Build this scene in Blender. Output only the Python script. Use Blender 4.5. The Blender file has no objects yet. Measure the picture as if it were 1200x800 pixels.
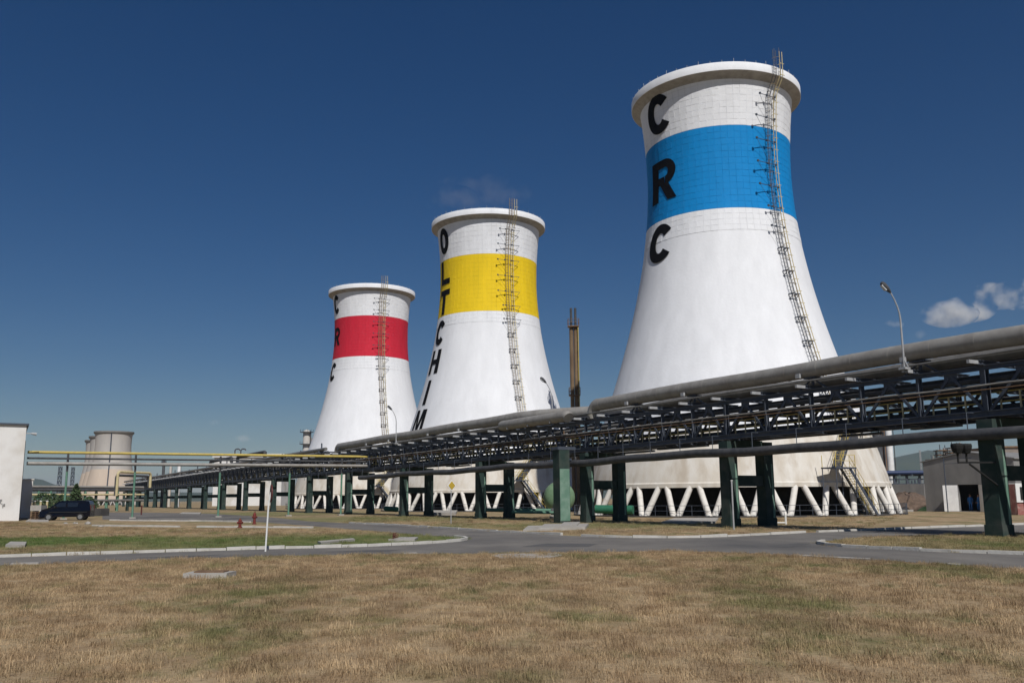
import bpy, math, random
import numpy as np
from mathutils import Vector, Matrix
from mathutils.geometry import tessellate_polygon
random.seed(7)
rng = np.random.default_rng(7)
SC = bpy.context.scene
COL = SC.collection

# ---------------------------------------------------------------- camera
F, EYE = 1060.0, 1.7                       # focal length in pixels of the 1200 x 800 photograph
PITCH, ROLL = math.atan(184 / F), math.radians(.4)
fw = Vector((0, math.cos(PITCH), math.sin(PITCH)))
up0 = Vector((0, -math.sin(PITCH), math.cos(PITCH)))
rt0 = Vector((1, 0, 0))
RT = rt0 * math.cos(ROLL) - up0 * math.sin(ROLL)
UP = rt0 * math.sin(ROLL) + up0 * math.cos(ROLL)
EYEV = Vector((0, 0, EYE))
cam = bpy.data.cameras.new('camera')
cam.sensor_width = 36; cam.lens = 36 * F / 1200
cam.clip_start = .1; cam.clip_end = 30000
cam_o = bpy.data.objects.new('camera', cam); COL.objects.link(cam_o)
m = Matrix((RT, UP, -fw)).transposed().to_4x4(); m.translation = EYEV
cam_o.matrix_world = m
SC.camera = cam_o

def ray(px, py): return RT * ((px - 600) / F) + UP * ((400 - py) / F) + fw
def G(px, py, z=0.0):                       # where a pixel's line of sight meets height z
    d = ray(px, py); return EYEV + d * ((z - EYE) / d.z)
def AT(px, py, Y):                          # where it reaches depth Y
    d = ray(px, py); return EYEV + d * (Y / d.y)
def proj(P):
    q = Vector(P) - EYEV; z = q.dot(fw)
    return 600 + F * q.dot(RT) / z, 400 - F * q.dot(UP) / z

# ---------------------------------------------------------------- sky, sun, exposure
SUN_AZ, SUN_EL = math.radians(286.5), math.radians(47)     # azimuth counted from +X
sv = Vector((math.cos(SUN_AZ) * math.cos(SUN_EL), math.sin(SUN_AZ) * math.cos(SUN_EL), math.sin(SUN_EL)))
W = bpy.data.worlds.new('World'); SC.world = W; W.use_nodes = True
nt = W.node_tree
bg = nt.nodes['Background']
sky = nt.nodes.new('ShaderNodeTexSky'); sky.sky_type = 'NISHITA'
sky.sun_disc = False; sky.sun_elevation = SUN_EL; sky.sun_rotation = math.atan2(sv.x, sv.y)
sky.air_density = 1.0; sky.dust_density = .08; sky.ozone_density = 4.0; sky.altitude = 250
hs = nt.nodes.new('ShaderNodeHueSaturation'); hs.inputs['Saturation'].default_value = 1.36; hs.inputs['Hue'].default_value = .508
nt.links.new(sky.outputs[0], hs.inputs['Color']); nt.links.new(hs.outputs[0], bg.inputs[0])
bg.inputs[1].default_value = .05
sun = bpy.data.lights.new('sun', 'SUN'); sun.energy = 5.0; sun.angle = math.radians(.53); sun.color = (1, .965, .915)
so = bpy.data.objects.new('sun', sun); COL.objects.link(so)
so.rotation_euler = (-sv).to_track_quat('-Z', 'Y').to_euler()
SC.view_settings.view_transform = 'Standard'; SC.view_settings.look = 'None'
SC.view_settings.gamma = 1; SC.view_settings.exposure = -.34
SC.cycles.max_bounces = 6; SC.cycles.transparent_max_bounces = 8; SC.cycles.volume_bounces = 3
SC.cycles.use_denoising = True

# ---------------------------------------------------------------- materials
def mat(name, col, rough=.7, metal=0.0, col2=None, scale=3.0, mix=.5, bump=0.0, bscale=None, stretch=None, spec=.3, col3=None, scale3=.3):
    M = bpy.data.materials.new(name); M.use_nodes = True
    n = M.node_tree.nodes; L = M.node_tree.links; b = n['Principled BSDF']
    b.inputs['Roughness'].default_value = rough; b.inputs['Metallic'].default_value = metal
    b.inputs['Specular IOR Level'].default_value = spec
    b.inputs['Base Color'].default_value = (*col, 1)
    geo = n.new('ShaderNodeNewGeometry'); vec = geo.outputs['Position']
    if stretch:
        mp = n.new('ShaderNodeMapping'); mp.inputs['Scale'].default_value = stretch
        L.new(vec, mp.inputs[0]); vec = mp.outputs[0]
    if col2:
        t = n.new('ShaderNodeTexNoise'); t.inputs['Scale'].default_value = scale; t.inputs['Detail'].default_value = 7; t.inputs['Roughness'].default_value = .65
        L.new(vec, t.inputs['Vector'])
        r = n.new('ShaderNodeValToRGB'); r.color_ramp.elements[0].position = mix - .14; r.color_ramp.elements[1].position = mix + .14
        r.color_ramp.elements[0].color = (*col, 1); r.color_ramp.elements[1].color = (*col2, 1)
        L.new(t.outputs['Fac'], r.inputs[0]); out = r.outputs[0]
        if col3:
            t3 = n.new('ShaderNodeTexNoise'); t3.inputs['Scale'].default_value = scale3; t3.inputs['Detail'].default_value = 6
            L.new(vec, t3.inputs['Vector'])
            r3 = n.new('ShaderNodeMapRange'); r3.inputs[1].default_value = .5; r3.inputs[2].default_value = .68
            L.new(t3.outputs['Fac'], r3.inputs[0])
            mx = n.new('ShaderNodeMix'); mx.data_type = 'RGBA'; mx.inputs['B'].default_value = (*col3, 1)
            L.new(r3.outputs[0], mx.inputs['Factor']); L.new(out, mx.inputs['A']); out = mx.outputs['Result']
        L.new(out, b.inputs['Base Color'])
    if bump:
        t2 = n.new('ShaderNodeTexNoise'); t2.inputs['Scale'].default_value = bscale or scale * 4; t2.inputs['Detail'].default_value = 5
        L.new(vec, t2.inputs['Vector'])
        bp = n.new('ShaderNodeBump'); bp.inputs['Strength'].default_value = bump; bp.inputs['Distance'].default_value = .03
        L.new(t2.outputs['Fac'], bp.inputs['Height']); L.new(bp.outputs[0], b.inputs['Normal'])
    return M

def shell_mat(name, col, joints=True, dirt=.12):
    """painted concrete: shutter joints drawn in grime along UV cell borders, patchy paint."""
    M = bpy.data.materials.new(name); M.use_nodes = True
    n = M.node_tree.nodes; L = M.node_tree.links; b = n['Principled BSDF']
    b.inputs['Roughness'].default_value = .75; b.inputs['Specular IOR Level'].default_value = .25
    geo = n.new('ShaderNodeNewGeometry')
    mp = n.new('ShaderNodeMapping'); mp.inputs['Scale'].default_value = (1, 1, .28); L.new(geo.outputs['Position'], mp.inputs[0])
    t = n.new('ShaderNodeTexNoise'); t.inputs['Scale'].default_value = .55; t.inputs['Detail'].default_value = 8; t.inputs['Roughness'].default_value = .7
    L.new(mp.outputs[0], t.inputs['Vector'])
    r = n.new('ShaderNodeMapRange'); r.inputs[1].default_value = .35; r.inputs[2].default_value = .7; r.inputs[3].default_value = 1; r.inputs[4].default_value = 1 - dirt
    L.new(t.outputs['Fac'], r.inputs[0]); fac = r.outputs[0]
    t2 = n.new('ShaderNodeTexNoise'); t2.inputs['Scale'].default_value = 4; t2.inputs['Detail'].default_value = 6
    L.new(geo.outputs['Position'], t2.inputs['Vector'])
    if joints:
        uv = n.new('ShaderNodeUVMap'); uv.uv_map = 'panels'
        sp = n.new('ShaderNodeSeparateXYZ'); L.new(uv.outputs[0], sp.inputs[0])
        def edge(sock, w):
            f = n.new('ShaderNodeMath'); f.operation = 'FRACT'; L.new(sock, f.inputs[0])
            s = n.new('ShaderNodeMath'); s.operation = 'SUBTRACT'; L.new(f.outputs[0], s.inputs[0]); s.inputs[1].default_value = .5
            a = n.new('ShaderNodeMath'); a.operation = 'ABSOLUTE'; L.new(s.outputs[0], a.inputs[0])
            g = n.new('ShaderNodeMapRange'); g.inputs[1].default_value = .5 - w; g.inputs[2].default_value = .5 - w * .35
            L.new(a.outputs[0], g.inputs[0]); return g.outputs[0]
        ex, ey = edge(sp.outputs[0], .075), edge(sp.outputs[1], .055)
        mxn = n.new('ShaderNodeMath'); mxn.operation = 'MAXIMUM'; L.new(ex, mxn.inputs[0]); L.new(ey, mxn.inputs[1])
        g2 = n.new('ShaderNodeMapRange'); g2.inputs[1].default_value = .38; g2.inputs[2].default_value = .62; g2.inputs[3].default_value = .0; g2.inputs[4].default_value = .17
        L.new(t.outputs['Fac'], g2.inputs[0])
        ml = n.new('ShaderNodeMath'); ml.operation = 'MULTIPLY'; L.new(mxn.outputs[0], ml.inputs[0]); L.new(g2.outputs[0], ml.inputs[1])
        sb = n.new('ShaderNodeMath'); sb.operation = 'SUBTRACT'; sb.inputs[0].default_value = 1; L.new(ml.outputs[0], sb.inputs[1])
        mm = n.new('ShaderNodeMath'); mm.operation = 'MULTIPLY'; L.new(fac, mm.inputs[0]); L.new(sb.outputs[0], mm.inputs[1]); fac = mm.outputs[0]
    mx = n.new('ShaderNodeMix'); mx.data_type = 'RGBA'; mx.blend_type = 'MULTIPLY'; mx.inputs['Factor'].default_value = 1
    mx.inputs['A'].default_value = (*col, 1); L.new(fac, mx.inputs['B']); L.new(mx.outputs['Result'], b.inputs['Base Color'])
    bp = n.new('ShaderNodeBump'); bp.inputs['Strength'].default_value = .35; bp.inputs['Distance'].default_value = .04
    L.new(t2.outputs['Fac'], bp.inputs['Height']); L.new(bp.outputs[0], b.inputs['Normal'])
    return M

WHITE = (.815, .825, .85)
M_white = shell_mat('white_masonry_paint', WHITE)
M_white_plain = shell_mat('white_masonry_paint_plain', WHITE, joints=False, dirt=.13)
M_blue = shell_mat('blue_masonry_paint', (.0, .235, .60))
M_yellow = shell_mat('yellow_masonry_paint', (.86, .60, .012))
M_red = shell_mat('red_masonry_paint', (.60, .020, .045))
M_skirt = mat('weathered_cream_concrete', (.70, .67, .615), .85, col2=(.62, .57, .49), scale=.9, stretch=(1, 1, .4), bump=.25, bscale=6, col3=(.52, .46, .38), scale3=.8)
M_letter = mat('black_sign_paint', (.006, .006, .008), .85, spec=.1)
M_legwhite = mat('white_leg_paint', (.74, .71, .66), .8, col2=(.55, .51, .45), scale=2.2, mix=.62, bump=.2)
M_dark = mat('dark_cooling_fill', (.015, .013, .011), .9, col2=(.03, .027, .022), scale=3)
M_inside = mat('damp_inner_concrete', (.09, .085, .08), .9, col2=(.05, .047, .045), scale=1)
M_darksteel = mat('dark_blue_grey_steel', (.042, .055, .082), .55, col2=(.075, .085, .105), scale=2.5, spec=.4)
M_lightsteel = mat('pale_grey_steel', (.40, .41, .42), .5, col2=(.30, .30, .31), scale=4)
M_rust = mat('rusty_brown_steel', (.13, .075, .045), .8, col2=(.22, .14, .08), scale=3, stretch=(1, 1, .3))
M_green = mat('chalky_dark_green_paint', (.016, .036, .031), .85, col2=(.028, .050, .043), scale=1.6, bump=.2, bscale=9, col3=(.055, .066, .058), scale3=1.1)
M_greensunlit = mat('painted_sunlight_green', (.12, .22, .165), .8, col2=(.20, .30, .24), scale=2, mix=.55)  # column green with direct sun put into the colour
M_postgreen = mat('mint_green_paint', (.085, .20, .14), .65, col2=(.14, .26, .19), scale=3)
M_pipegrey = mat('dull_aluminium_cladding', (.34, .325, .30), .6, metal=.2, col2=(.25, .235, .215), scale=1.3, bump=.1, bscale=5, spec=.35)
M_pipedark = mat('dark_wrapped_pipe', (.045, .048, .055), .7, col2=(.085, .085, .088), scale=1.7, bump=.25)
M_pipesilver = mat('silver_pipe_cladding', (.24, .235, .225), .55, metal=.3, col2=(.16, .155, .15), scale=1.5)
M_yellowpaint = mat('dull_yellow_paint', (.55, .42, .10), .6, col2=(.42, .33, .10), scale=3)
M_paleyellow = mat('cream_yellow_paint', (.60, .52, .30), .65, col2=(.45, .38, .22), scale=3)
M_asphalt = mat('worn_asphalt', (.128, .119, .110), .9, col2=(.190, .176, .158), scale=.45, bump=.35, bscale=30, stretch=(1, .6, 1), col3=(.095, .092, .09), scale3=.16)
M_kerb = mat('whitewashed_kerb_concrete', (.52, .50, .46), .85, col2=(.40, .38, .34), scale=1.6, mix=.58, bump=.4, bscale=10)
M_conc = mat('rough_pale_concrete', (.38, .36, .33), .9, col2=(.32, .30, .27), scale=2, bump=.5, bscale=8)
M_greywall = mat('grey_render', (.25, .245, .235), .9, col2=(.20, .195, .19), scale=.7, bump=.15, bscale=8, stretch=(1, 1, .5))
M_whitewall = mat('white_render', (.72, .71, .69), .9, col2=(.60, .58, .55), scale=.5, mix=.6, bump=.2, bscale=7, col3=(.52, .48, .42), scale3=.2)
M_farconc = mat('grey_weathered_concrete', (.50, .47, .43), .9, col2=(.40, .38, .36), scale=.12, stretch=(1, 1, .25), col3=(.6, .52, .43), scale3=.05)
M_farconc_warm = mat('buff_weathered_concrete', (.60, .50, .40), .9, col2=(.52, .43, .35), scale=.1, stretch=(1, 1, .4))
M_whitemetal = mat('white_sheet_metal', (.74, .74, .73), .5, col2=(.62, .61, .60), scale=1)
M_black = mat('black_rubber', (.015, .015, .015), .8)
M_navy = mat('navy_car_paint', (.0015, .002, .007), .2, spec=.35)
M_glass = mat('dark_window_glass', (.010, .012, .016), .08, spec=.8)
M_rim = mat('dusty_alloy', (.28, .28, .28), .4, metal=.6)
M_lampglass = mat('clear_headlight_plastic', (.55, .57, .6), .15, spec=.7)
M_redpaint = mat('hydrant_red_paint', (.17, .032, .028), .7, col2=(.12, .03, .02), scale=6)
M_signred = mat('faded_dark_red', (.10, .022, .02), .6)
M_signyellow = mat('sign_yellow', (.50, .35, .05), .45)
M_signwhite = mat('sign_white', (.75, .75, .73), .45)
M_tankgreen = mat('pale_green_tank_paint', (.17, .27, .16), .6, col2=(.13, .21, .125), scale=2)
M_pipegreen = mat('bright_green_pipe_paint', (.018, .12, .065), .6, col2=(.03, .15, .09), scale=3)
M_corr = mat('faded_red_sheeting', (.34, .14, .12), .75, col2=(.27, .10, .09), scale=1.5, col3=(.42, .28, .24), scale3=2)
M_soffit = mat('grey_brown_concrete', (.40, .375, .345), .9, col2=(.29, .27, .245), scale=1.2)  # rim underside, darker and browner than the white rim
M_flue = mat('brown_weathered_flue', (.22, .155, .09), .75, col2=(.13, .085, .05), scale=1.1, stretch=(1, 1, .3))
M_cage = mat('faded_yellow_brown_steel', (.34, .27, .16), .75, col2=(.22, .16, .10), scale=1.5)
M_bluecloth = mat('blue_work_cloth', (.03, .15, .42), .85)
M_skin = mat('skin', (.42, .24, .17), .6)
M_hair = mat('dark_hair', (.02, .014, .01), .7)
M_soil = mat('brown_rubble', (.17, .12, .09), .95, col2=(.09, .065, .05), scale=2.5, bump=.6)
M_leaf = mat('conifer_green', (.035, .065, .025), .8, col2=(.06, .09, .035), scale=2)
M_bark = mat('bark', (.08, .06, .045), .9)
M_hill = mat('wooded_hill', (.030, .050, .028), 1, col2=(.045, .062, .034), scale=.008)
M_tarp = mat('lime_green_tarpaulin', (.40, .62, .22), .6)
M_bluepipe = mat('blue_pipe_paint', (.03, .05, .12), .5)

# grass: ground colour and blade colour follow the same patches
def grass_mat(name, blade):
    M = bpy.data.materials.new(name); M.use_nodes = True
    n = M.node_tree.nodes; L = M.node_tree.links; b = n['Principled BSDF']
    b.inputs['Roughness'].default_value = .9; b.inputs['Specular IOR Level'].default_value = .12
    geo = n.new('ShaderNodeNewGeometry'); pos = geo.outputs['Position']
    def noise(s, det, sc=(1, 1, 1), rough=.6):
        mp = n.new('ShaderNodeMapping'); mp.inputs['Scale'].default_value = sc; L.new(pos, mp.inputs[0])
        t = n.new('ShaderNodeTexNoise'); t.inputs['Scale'].default_value = s; t.inputs['Detail'].default_value = det; t.inputs['Roughness'].default_value = rough
        L.new(mp.outputs[0], t.inputs['Vector']); return t.outputs['Fac']
    def rng_(s, a, c, lo=0, hi=1):
        r = n.new('ShaderNodeMapRange'); r.interpolation_type = 'SMOOTHSTEP'
        r.inputs[1].default_value = a; r.inputs[2].default_value = c; r.inputs[3].default_value = lo; r.inputs[4].default_value = hi
        L.new(s, r.inputs[0]); return r.outputs[0]
    def mixc(f, a, c):
        mx = n.new('ShaderNodeMix'); mx.data_type = 'RGBA'
        L.new(f, mx.inputs['Factor'])
        for k, v in (('A', a), ('B', c)):
            if isinstance(v, tuple): mx.inputs[k].default_value = (*v, 1)
            else: L.new(v, mx.inputs[k])
        return mx.outputs['Result']
    k = 1.48 if blade else 1.15
    c = lambda *v: tuple(x * k for x in v)
    tan = mixc(rng_(noise(1.3, 6, (1, .7, 1)), .36, .64), c(.248, .174, .102), c(.340, .256, .156))
    tan = mixc(rng_(noise(.33, 5, (1, .55, 1)), .48, .66), tan, c(.185, .135, .078))
    olive = mixc(rng_(noise(2.2, 5), .4, .65), c(.125, .122, .052), c(.200, .178, .086))
    col = mixc(rng_(noise(.42, 8, (.8, .5, 1), .72), .48, .64), tan, olive)
    col = mixc(rng_(noise(.9, 6, (1, .6, 1)), .60, .74), col, c(.090, .110, .044))
    # the watered verge left of the road and the lawns along the rack are greener
    def blob(x, y, rx, ry, lo=.55, hi=1.05):
        mp = n.new('ShaderNodeMapping'); mp.inputs['Location'].default_value = (-x / rx, -y / ry, 0); mp.inputs['Scale'].default_value = (1 / rx, 1 / ry, 0)
        L.new(pos, mp.inputs[0]); ln = n.new('ShaderNodeVectorMath'); ln.operation = 'LENGTH'; L.new(mp.outputs[0], ln.inputs[0])
        ad = n.new('ShaderNodeMath'); ad.operation = 'MULTIPLY_ADD'; L.new(noise(.8, 6), ad.inputs[0]); ad.inputs[1].default_value = .5; L.new(ln.outputs['Value'], ad.inputs[2])
        return rng_(ad.outputs[0], lo + .25, hi + .25, 1, 0)
    green = mixc(rng_(noise(1.1, 6), .38, .66), c(.070, .115, .030), c(.135, .140, .055))
    for bl in ((-21.5, 40.5, 9, 6.5, .5, 1.0), (-7, 38, 12, 10, .4, 1.2), (22, 32, 12, 8, .1, 1.3), (4, 58, 15, 8, .1, 1.2), (-14, 82, 16, 16, .2, 1.2), (-34, 118, 20, 26, .2, 1.2), (34, 46, 18, 8, .0, 1.2)):
        f = blob(*bl)
        if bl[0] != -21.5:
            ml = n.new('ShaderNodeMath'); ml.operation = 'MULTIPLY'; L.new(f, ml.inputs[0]); ml.inputs[1].default_value = .85 if bl[0] == -7 else .55; f = ml.outputs[0]
        col = mixc(f, col, green)
    if blade:
        oi = n.new('ShaderNodeObjectInfo')
        hsv = n.new('ShaderNodeHueSaturation'); L.new(rng_(oi.outputs['Random'], 0, 1, .72, 1.3), hsv.inputs['Value']); L.new(col, hsv.inputs['Color']); col = hsv.outputs[0]
        tr = n.new('ShaderNodeBsdfTranslucent'); L.new(col, tr.inputs['Color'])
        L.new(col, b.inputs['Base Color'])
        ms = n.new('ShaderNodeMixShader'); ms.inputs[0].default_value = .25
        L.new(b.outputs[0], ms.inputs[1]); L.new(tr.outputs[0], ms.inputs[2]); L.new(ms.outputs[0], n['Material Output'].inputs[0])
    else:
        L.new(col, b.inputs['Base Color'])
        bp = n.new('ShaderNodeBump'); bp.inputs['Strength'].default_value = .8; bp.inputs['Distance'].default_value = .06
        L.new(noise(9, 6), bp.inputs['Height']); L.new(bp.outputs[0], b.inputs['Normal'])
    return M
M_ground = grass_mat('dry_grass_ground', False)
M_blade = grass_mat('dry_grass_blades', True)

# ---------------------------------------------------------------- mesh helpers
class MB:
    def __init__(s): s.v = []; s.f = []; s.m = []; s.uv = None
    def add(s, vs, fs, mi=0):
        o = len(s.v); s.v += [tuple(x) for x in vs]; s.f += [tuple(i + o for i in f) for f in fs]; s.m += [mi] * len(fs)
    def box(s, c, size, mi=0, ax=None):
        c = Vector(c); h = [x / 2 for x in size]
        X, Y, Z = ax or (Vector((1, 0, 0)), Vector((0, 1, 0)), Vector((0, 0, 1)))
        vs = [c + X * (h[0] * a) + Y * (h[1] * b) + Z * (h[2] * d) for d in (-1, 1) for b in (-1, 1) for a in (-1, 1)]
        s.add(vs, [(0, 2, 3, 1), (4, 5, 7, 6), (0, 1, 5, 4), (2, 6, 7, 3), (0, 4, 6, 2), (1, 3, 7, 5)], mi)
    def beam(s, a, b, w, h=None, mi=0, ref=None):
        a, b = Vector(a), Vector(b); h = h or w
        z = (b - a); Ln = z.length; z = z / Ln
        r = Vector(ref) if ref else (Vector((0, 0, 1)) if abs(z.z) < .9 else Vector((1, 0, 0)))
        x = z.cross(r).normalized(); y = x.cross(z)
        s.box((a + b) / 2, (w, h, Ln), mi, (x, y, z))
    def ibeam(s, a, b, w, h, t=.03, mi=0):
        a, b = Vector(a), Vector(b); zz = (b - a).normalized()
        up = Vector((0, 0, 1)) if abs(zz.z) < .9 else Vector((1, 0, 0))
        x = zz.cross(up).normalized(); y = x.cross(zz)
        o = y * (h / 2 - t / 2)
        s.beam(a + o, b + o, w, t, mi); s.beam(a - o, b - o, w, t, mi)
        s.beam(a, b, t, h - 2 * t - .002, mi)
    def tube(s, pts, r, n=10, mi=0, cap=True):
        pts = [Vector(p) for p in pts]; rings = []
        rs = r if isinstance(r, (list, tuple)) else [r] * len(pts)
        prev = None
        for i, p in enumerate(pts):
            t = (pts[min(i + 1, len(pts) - 1)] - pts[max(i - 1, 0)]).normalized()
            if prev is None:
                ref = Vector((0, 0, 1)) if abs(t.z) < .9 else Vector((1, 0, 0)); x = t.cross(ref).normalized()
            else:
                x = (prev - t * prev.dot(t)).normalized()
            prev = x; y = t.cross(x)
            rings.append([p + (x * math.cos(2 * math.pi * k / n) + y * math.sin(2 * math.pi * k / n)) * rs[i] for k in range(n)])
        vs = [q for rg in rings for q in rg]; fs = []
        for i in range(len(pts) - 1):
            for k in range(n):
                k2 = (k + 1) % n; fs.append((i * n + k, i * n + k2, (i + 1) * n + k2, (i + 1) * n + k))
        if cap:
            fs.append(tuple(range(n - 1, -1, -1))); fs.append(tuple((len(pts) - 1) * n + k for k in range(n)))
        s.add(vs, fs, mi)
    def lathe(s, prof, n=32, c=(0, 0, 0), mi=0, closed=False):
        c = Vector(c); o = []
        for r, z in prof:
            for k in range(n):
                a = 2 * math.pi * k / n; o.append(c + Vector((r * math.cos(a), r * math.sin(a), z)))
        fs = []; m_ = len(prof)
        for i in range(m_ if closed else m_ - 1):
            for k in range(n):
                k2 = (k + 1) % n; i2 = (i + 1) % m_
                fs.append((i * n + k, i * n + k2, i2 * n + k2, i2 * n + k))
        s.add(o, fs, mi)
    def prism(s, poly, z0, z1, mi=0):
        n = len(poly); vs = [(p[0], p[1], z0) for p in poly] + [(p[0], p[1], z1) for p in poly]
        s.add(vs, [tuple(range(n - 1, -1, -1)), tuple(range(n, 2 * n))] + [(i, (i + 1) % n, n + (i + 1) % n, n + i) for i in range(n)], mi)
    def mesh(s, name, mats, smooth=False):
        me = bpy.data.meshes.new(name); me.from_pydata(s.v, [], s.f)
        for M in (mats if isinstance(mats, (list, tuple)) else [mats]): me.materials.append(M)
        me.polygons.foreach_set('material_index', s.m)
        if smooth: me.polygons.foreach_set('use_smooth', [True] * len(s.f)); 
        me.update()
        if smooth: me.set_sharp_from_angle(angle=math.radians(42))
        return me
    def build(s, name, mats, parent=None, smooth=False):
        return link(name, s.mesh(name, mats, smooth), parent)

def link(name, me, parent=None, loc=None):
    o = bpy.data.objects.new(name, me); COL.objects.link(o)
    if parent is not None:                  # meshes are authored in world coordinates; keep them there under the parent
        o.parent = parent
        o.matrix_parent_inverse = Matrix.Translation(-Vector(parent.location))
    if loc is not None: o.location = loc
    return o
def tag(o, label=None, cat=None, group=None, kind=None):
    if label: o['label'] = label
    if cat: o['category'] = cat
    if group: o['group'] = group
    if kind: o['kind'] = kind
    return o
def thing(name, loc, label, cat, group=None):
    o = bpy.data.objects.new(name, None); COL.objects.link(o); o.location = loc; o.empty_display_size = .2
    return tag(o, label, cat, group)
def copy_tree(o, loc, parent=None, label=None):
    """a copy of a thing with copies of its parts, moved from o's place to loc"""
    c = o.copy(); COL.objects.link(c)
    if parent is not None: c.parent = parent
    if loc is not None: c.location = loc
    if label: c['label'] = label
    for ch in list(o.children): copy_tree(ch, None, c)
    return c
ORD = ['first', 'second', 'third', 'fourth', 'fifth', 'sixth', 'seventh', 'eighth', 'ninth', 'tenth', 'eleventh', 'twelfth', 'thirteenth',
       'fourteenth', 'fifteenth', 'sixteenth', 'seventeenth', 'eighteenth', 'nineteenth', 'twentieth']

# site grid: the rack, the towers and the buildings share these axes
D = Vector((-.489, .872, 0)).normalized(); P = Vector((.872, .489, 0)).normalized(); Z3 = Vector((0, 0, 1))
A0 = Vector((12.4, 52.5, 0))
def rk(s, u, h): return A0 + D * s + P * u + Z3 * h

# ================================================================ SETTING: ground, roads, kerbs
g = MB()
xs = [-9000, -3000, -800, -250, -80, -30, 0, 30, 80, 250, 800, 3000, 9000]; ys = [-300, -50, 0, 20, 45, 80, 150, 300, 800, 2500, 6000, 14000]
for j in range(len(ys) - 1):
    for i in range(len(xs) - 1):
        g.add([(xs[i], ys[j], 0), (xs[i + 1], ys[j], 0), (xs[i + 1], ys[j + 1], 0), (xs[i], ys[j + 1], 0)], [(0, 1, 2, 3)])
tag(g.build('ground', M_ground), kind='structure')

FRONT = [(-700, 693), (-180, 671), (0, 663), (200, 655), (400, 650), (560, 648.5), (680, 647), (800, 646), (900, 649), (1000, 655), (1100, 660.5), (1200, 667), (1350, 678), (1900, 720)]
ISL_R_F = [(1900, 680), (1350, 657), (1200, 650), (1100, 646.5), (1020, 642.5), (975, 640), (960, 638), (956, 636.5), (959, 635), (967, 634)]
ISL_R_B = [(985, 631.8), (1007, 629.5), (1060, 627.3), (1160, 625.2), (1200, 624.4), (1350, 622), (1900, 615)]
FAR_C = [(1900, 599), (1350, 610), (1200, 614.6), (1157, 616.2), (1060, 619.5), (1007, 621.7), (945, 624)]
FAR_B = [(945, 624), (900, 626.5), (850, 628.8), (800, 630.1), (730, 629.8), (665, 627.3), (600, 623.8), (560, 621.6), (500, 617.8), (450, 614.9), (400, 612.4), (360, 610.4), (320, 606), (290, 604), (242, 601.3), (180, 600.3), (120, 600)]
NEAR_B = [(120, 608.5), (180, 609.3), (240, 609.8), (300, 611.2), (330, 613.3), (360, 615.6), (400, 618.8), (435, 621.8), (460, 624), (485, 626), (510, 627.8), (535, 629.4)]
ISL_L_F = [(535, 629.4), (546, 630.3), (549, 631.8), (543, 633.6), (530, 635), (500, 637), (460, 639), (400, 641.3), (310, 643.3), (200, 646.6), (100, 649.8), (0, 653), (-180, 660), (-700, 680)]
def smooth_line(pts, k=3):
    pts = [Vector(p) for p in pts]; out = []
    for i in range(len(pts) - 1):
        p0, p1, p2, p3 = pts[max(i - 1, 0)], pts[i], pts[i + 1], pts[min(i + 2, len(pts) - 1)]
        for j in range(k):
            t = j / k
            out.append(.5 * ((2 * p1) + (p2 - p0) * t + (2 * p0 - 5 * p1 + 4 * p2 - p3) * t * t + (3 * p1 - p0 - 3 * p2 + p3) * t ** 3))
    return out + [pts[-1]]
def gl(px): return [G(x, y) for x, y in px]
road_poly = gl(FRONT + ISL_R_F + ISL_R_B + FAR_C + FAR_B[1:] + NEAR_B + ISL_L_F[1:])
def sheet(name, poly, z, M, kind='structure', bleed=0):
    vs = [Vector((p[0], p[1], z)) for p in poly]
    tris = []
    for t in tessellate_polygon([vs]):
        a, b, c = t
        if (vs[b] - vs[a]).cross(vs[c] - vs[a]).z < 0: a, b, c = c, b, a
        tris.append((a, b, c))
    me = bpy.data.meshes.new(name); me.from_pydata(vs, [], tris); me.update()
    me.materials.append(M); return tag(link(name, me), kind=kind)
sheet('road', road_poly, .004, M_asphalt)

M_patch = mat('dark_asphalt_patch', (.085, .083, .082), .9, col2=(.11, .107, .104), scale=1.2, bump=.4, bscale=30)
M_dust = mat('dusty_road_edge', (.24, .21, .175), .95, col2=(.16, .148, .135), scale=1.4, bump=.4, bscale=20)
for px_ in ([(612, 640), (640, 636.5), (700, 637), (690, 640.5)], [(380, 646.5), (430, 644.5), (470, 644), (455, 646)], [(900, 640), (935, 636), (950, 637), (925, 641.5)], [(150, 653.8), (215, 651.2), (262, 649.6), (240, 651.8)]):
    sheet('road_patch', gl(px_), .008, M_patch)
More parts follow.
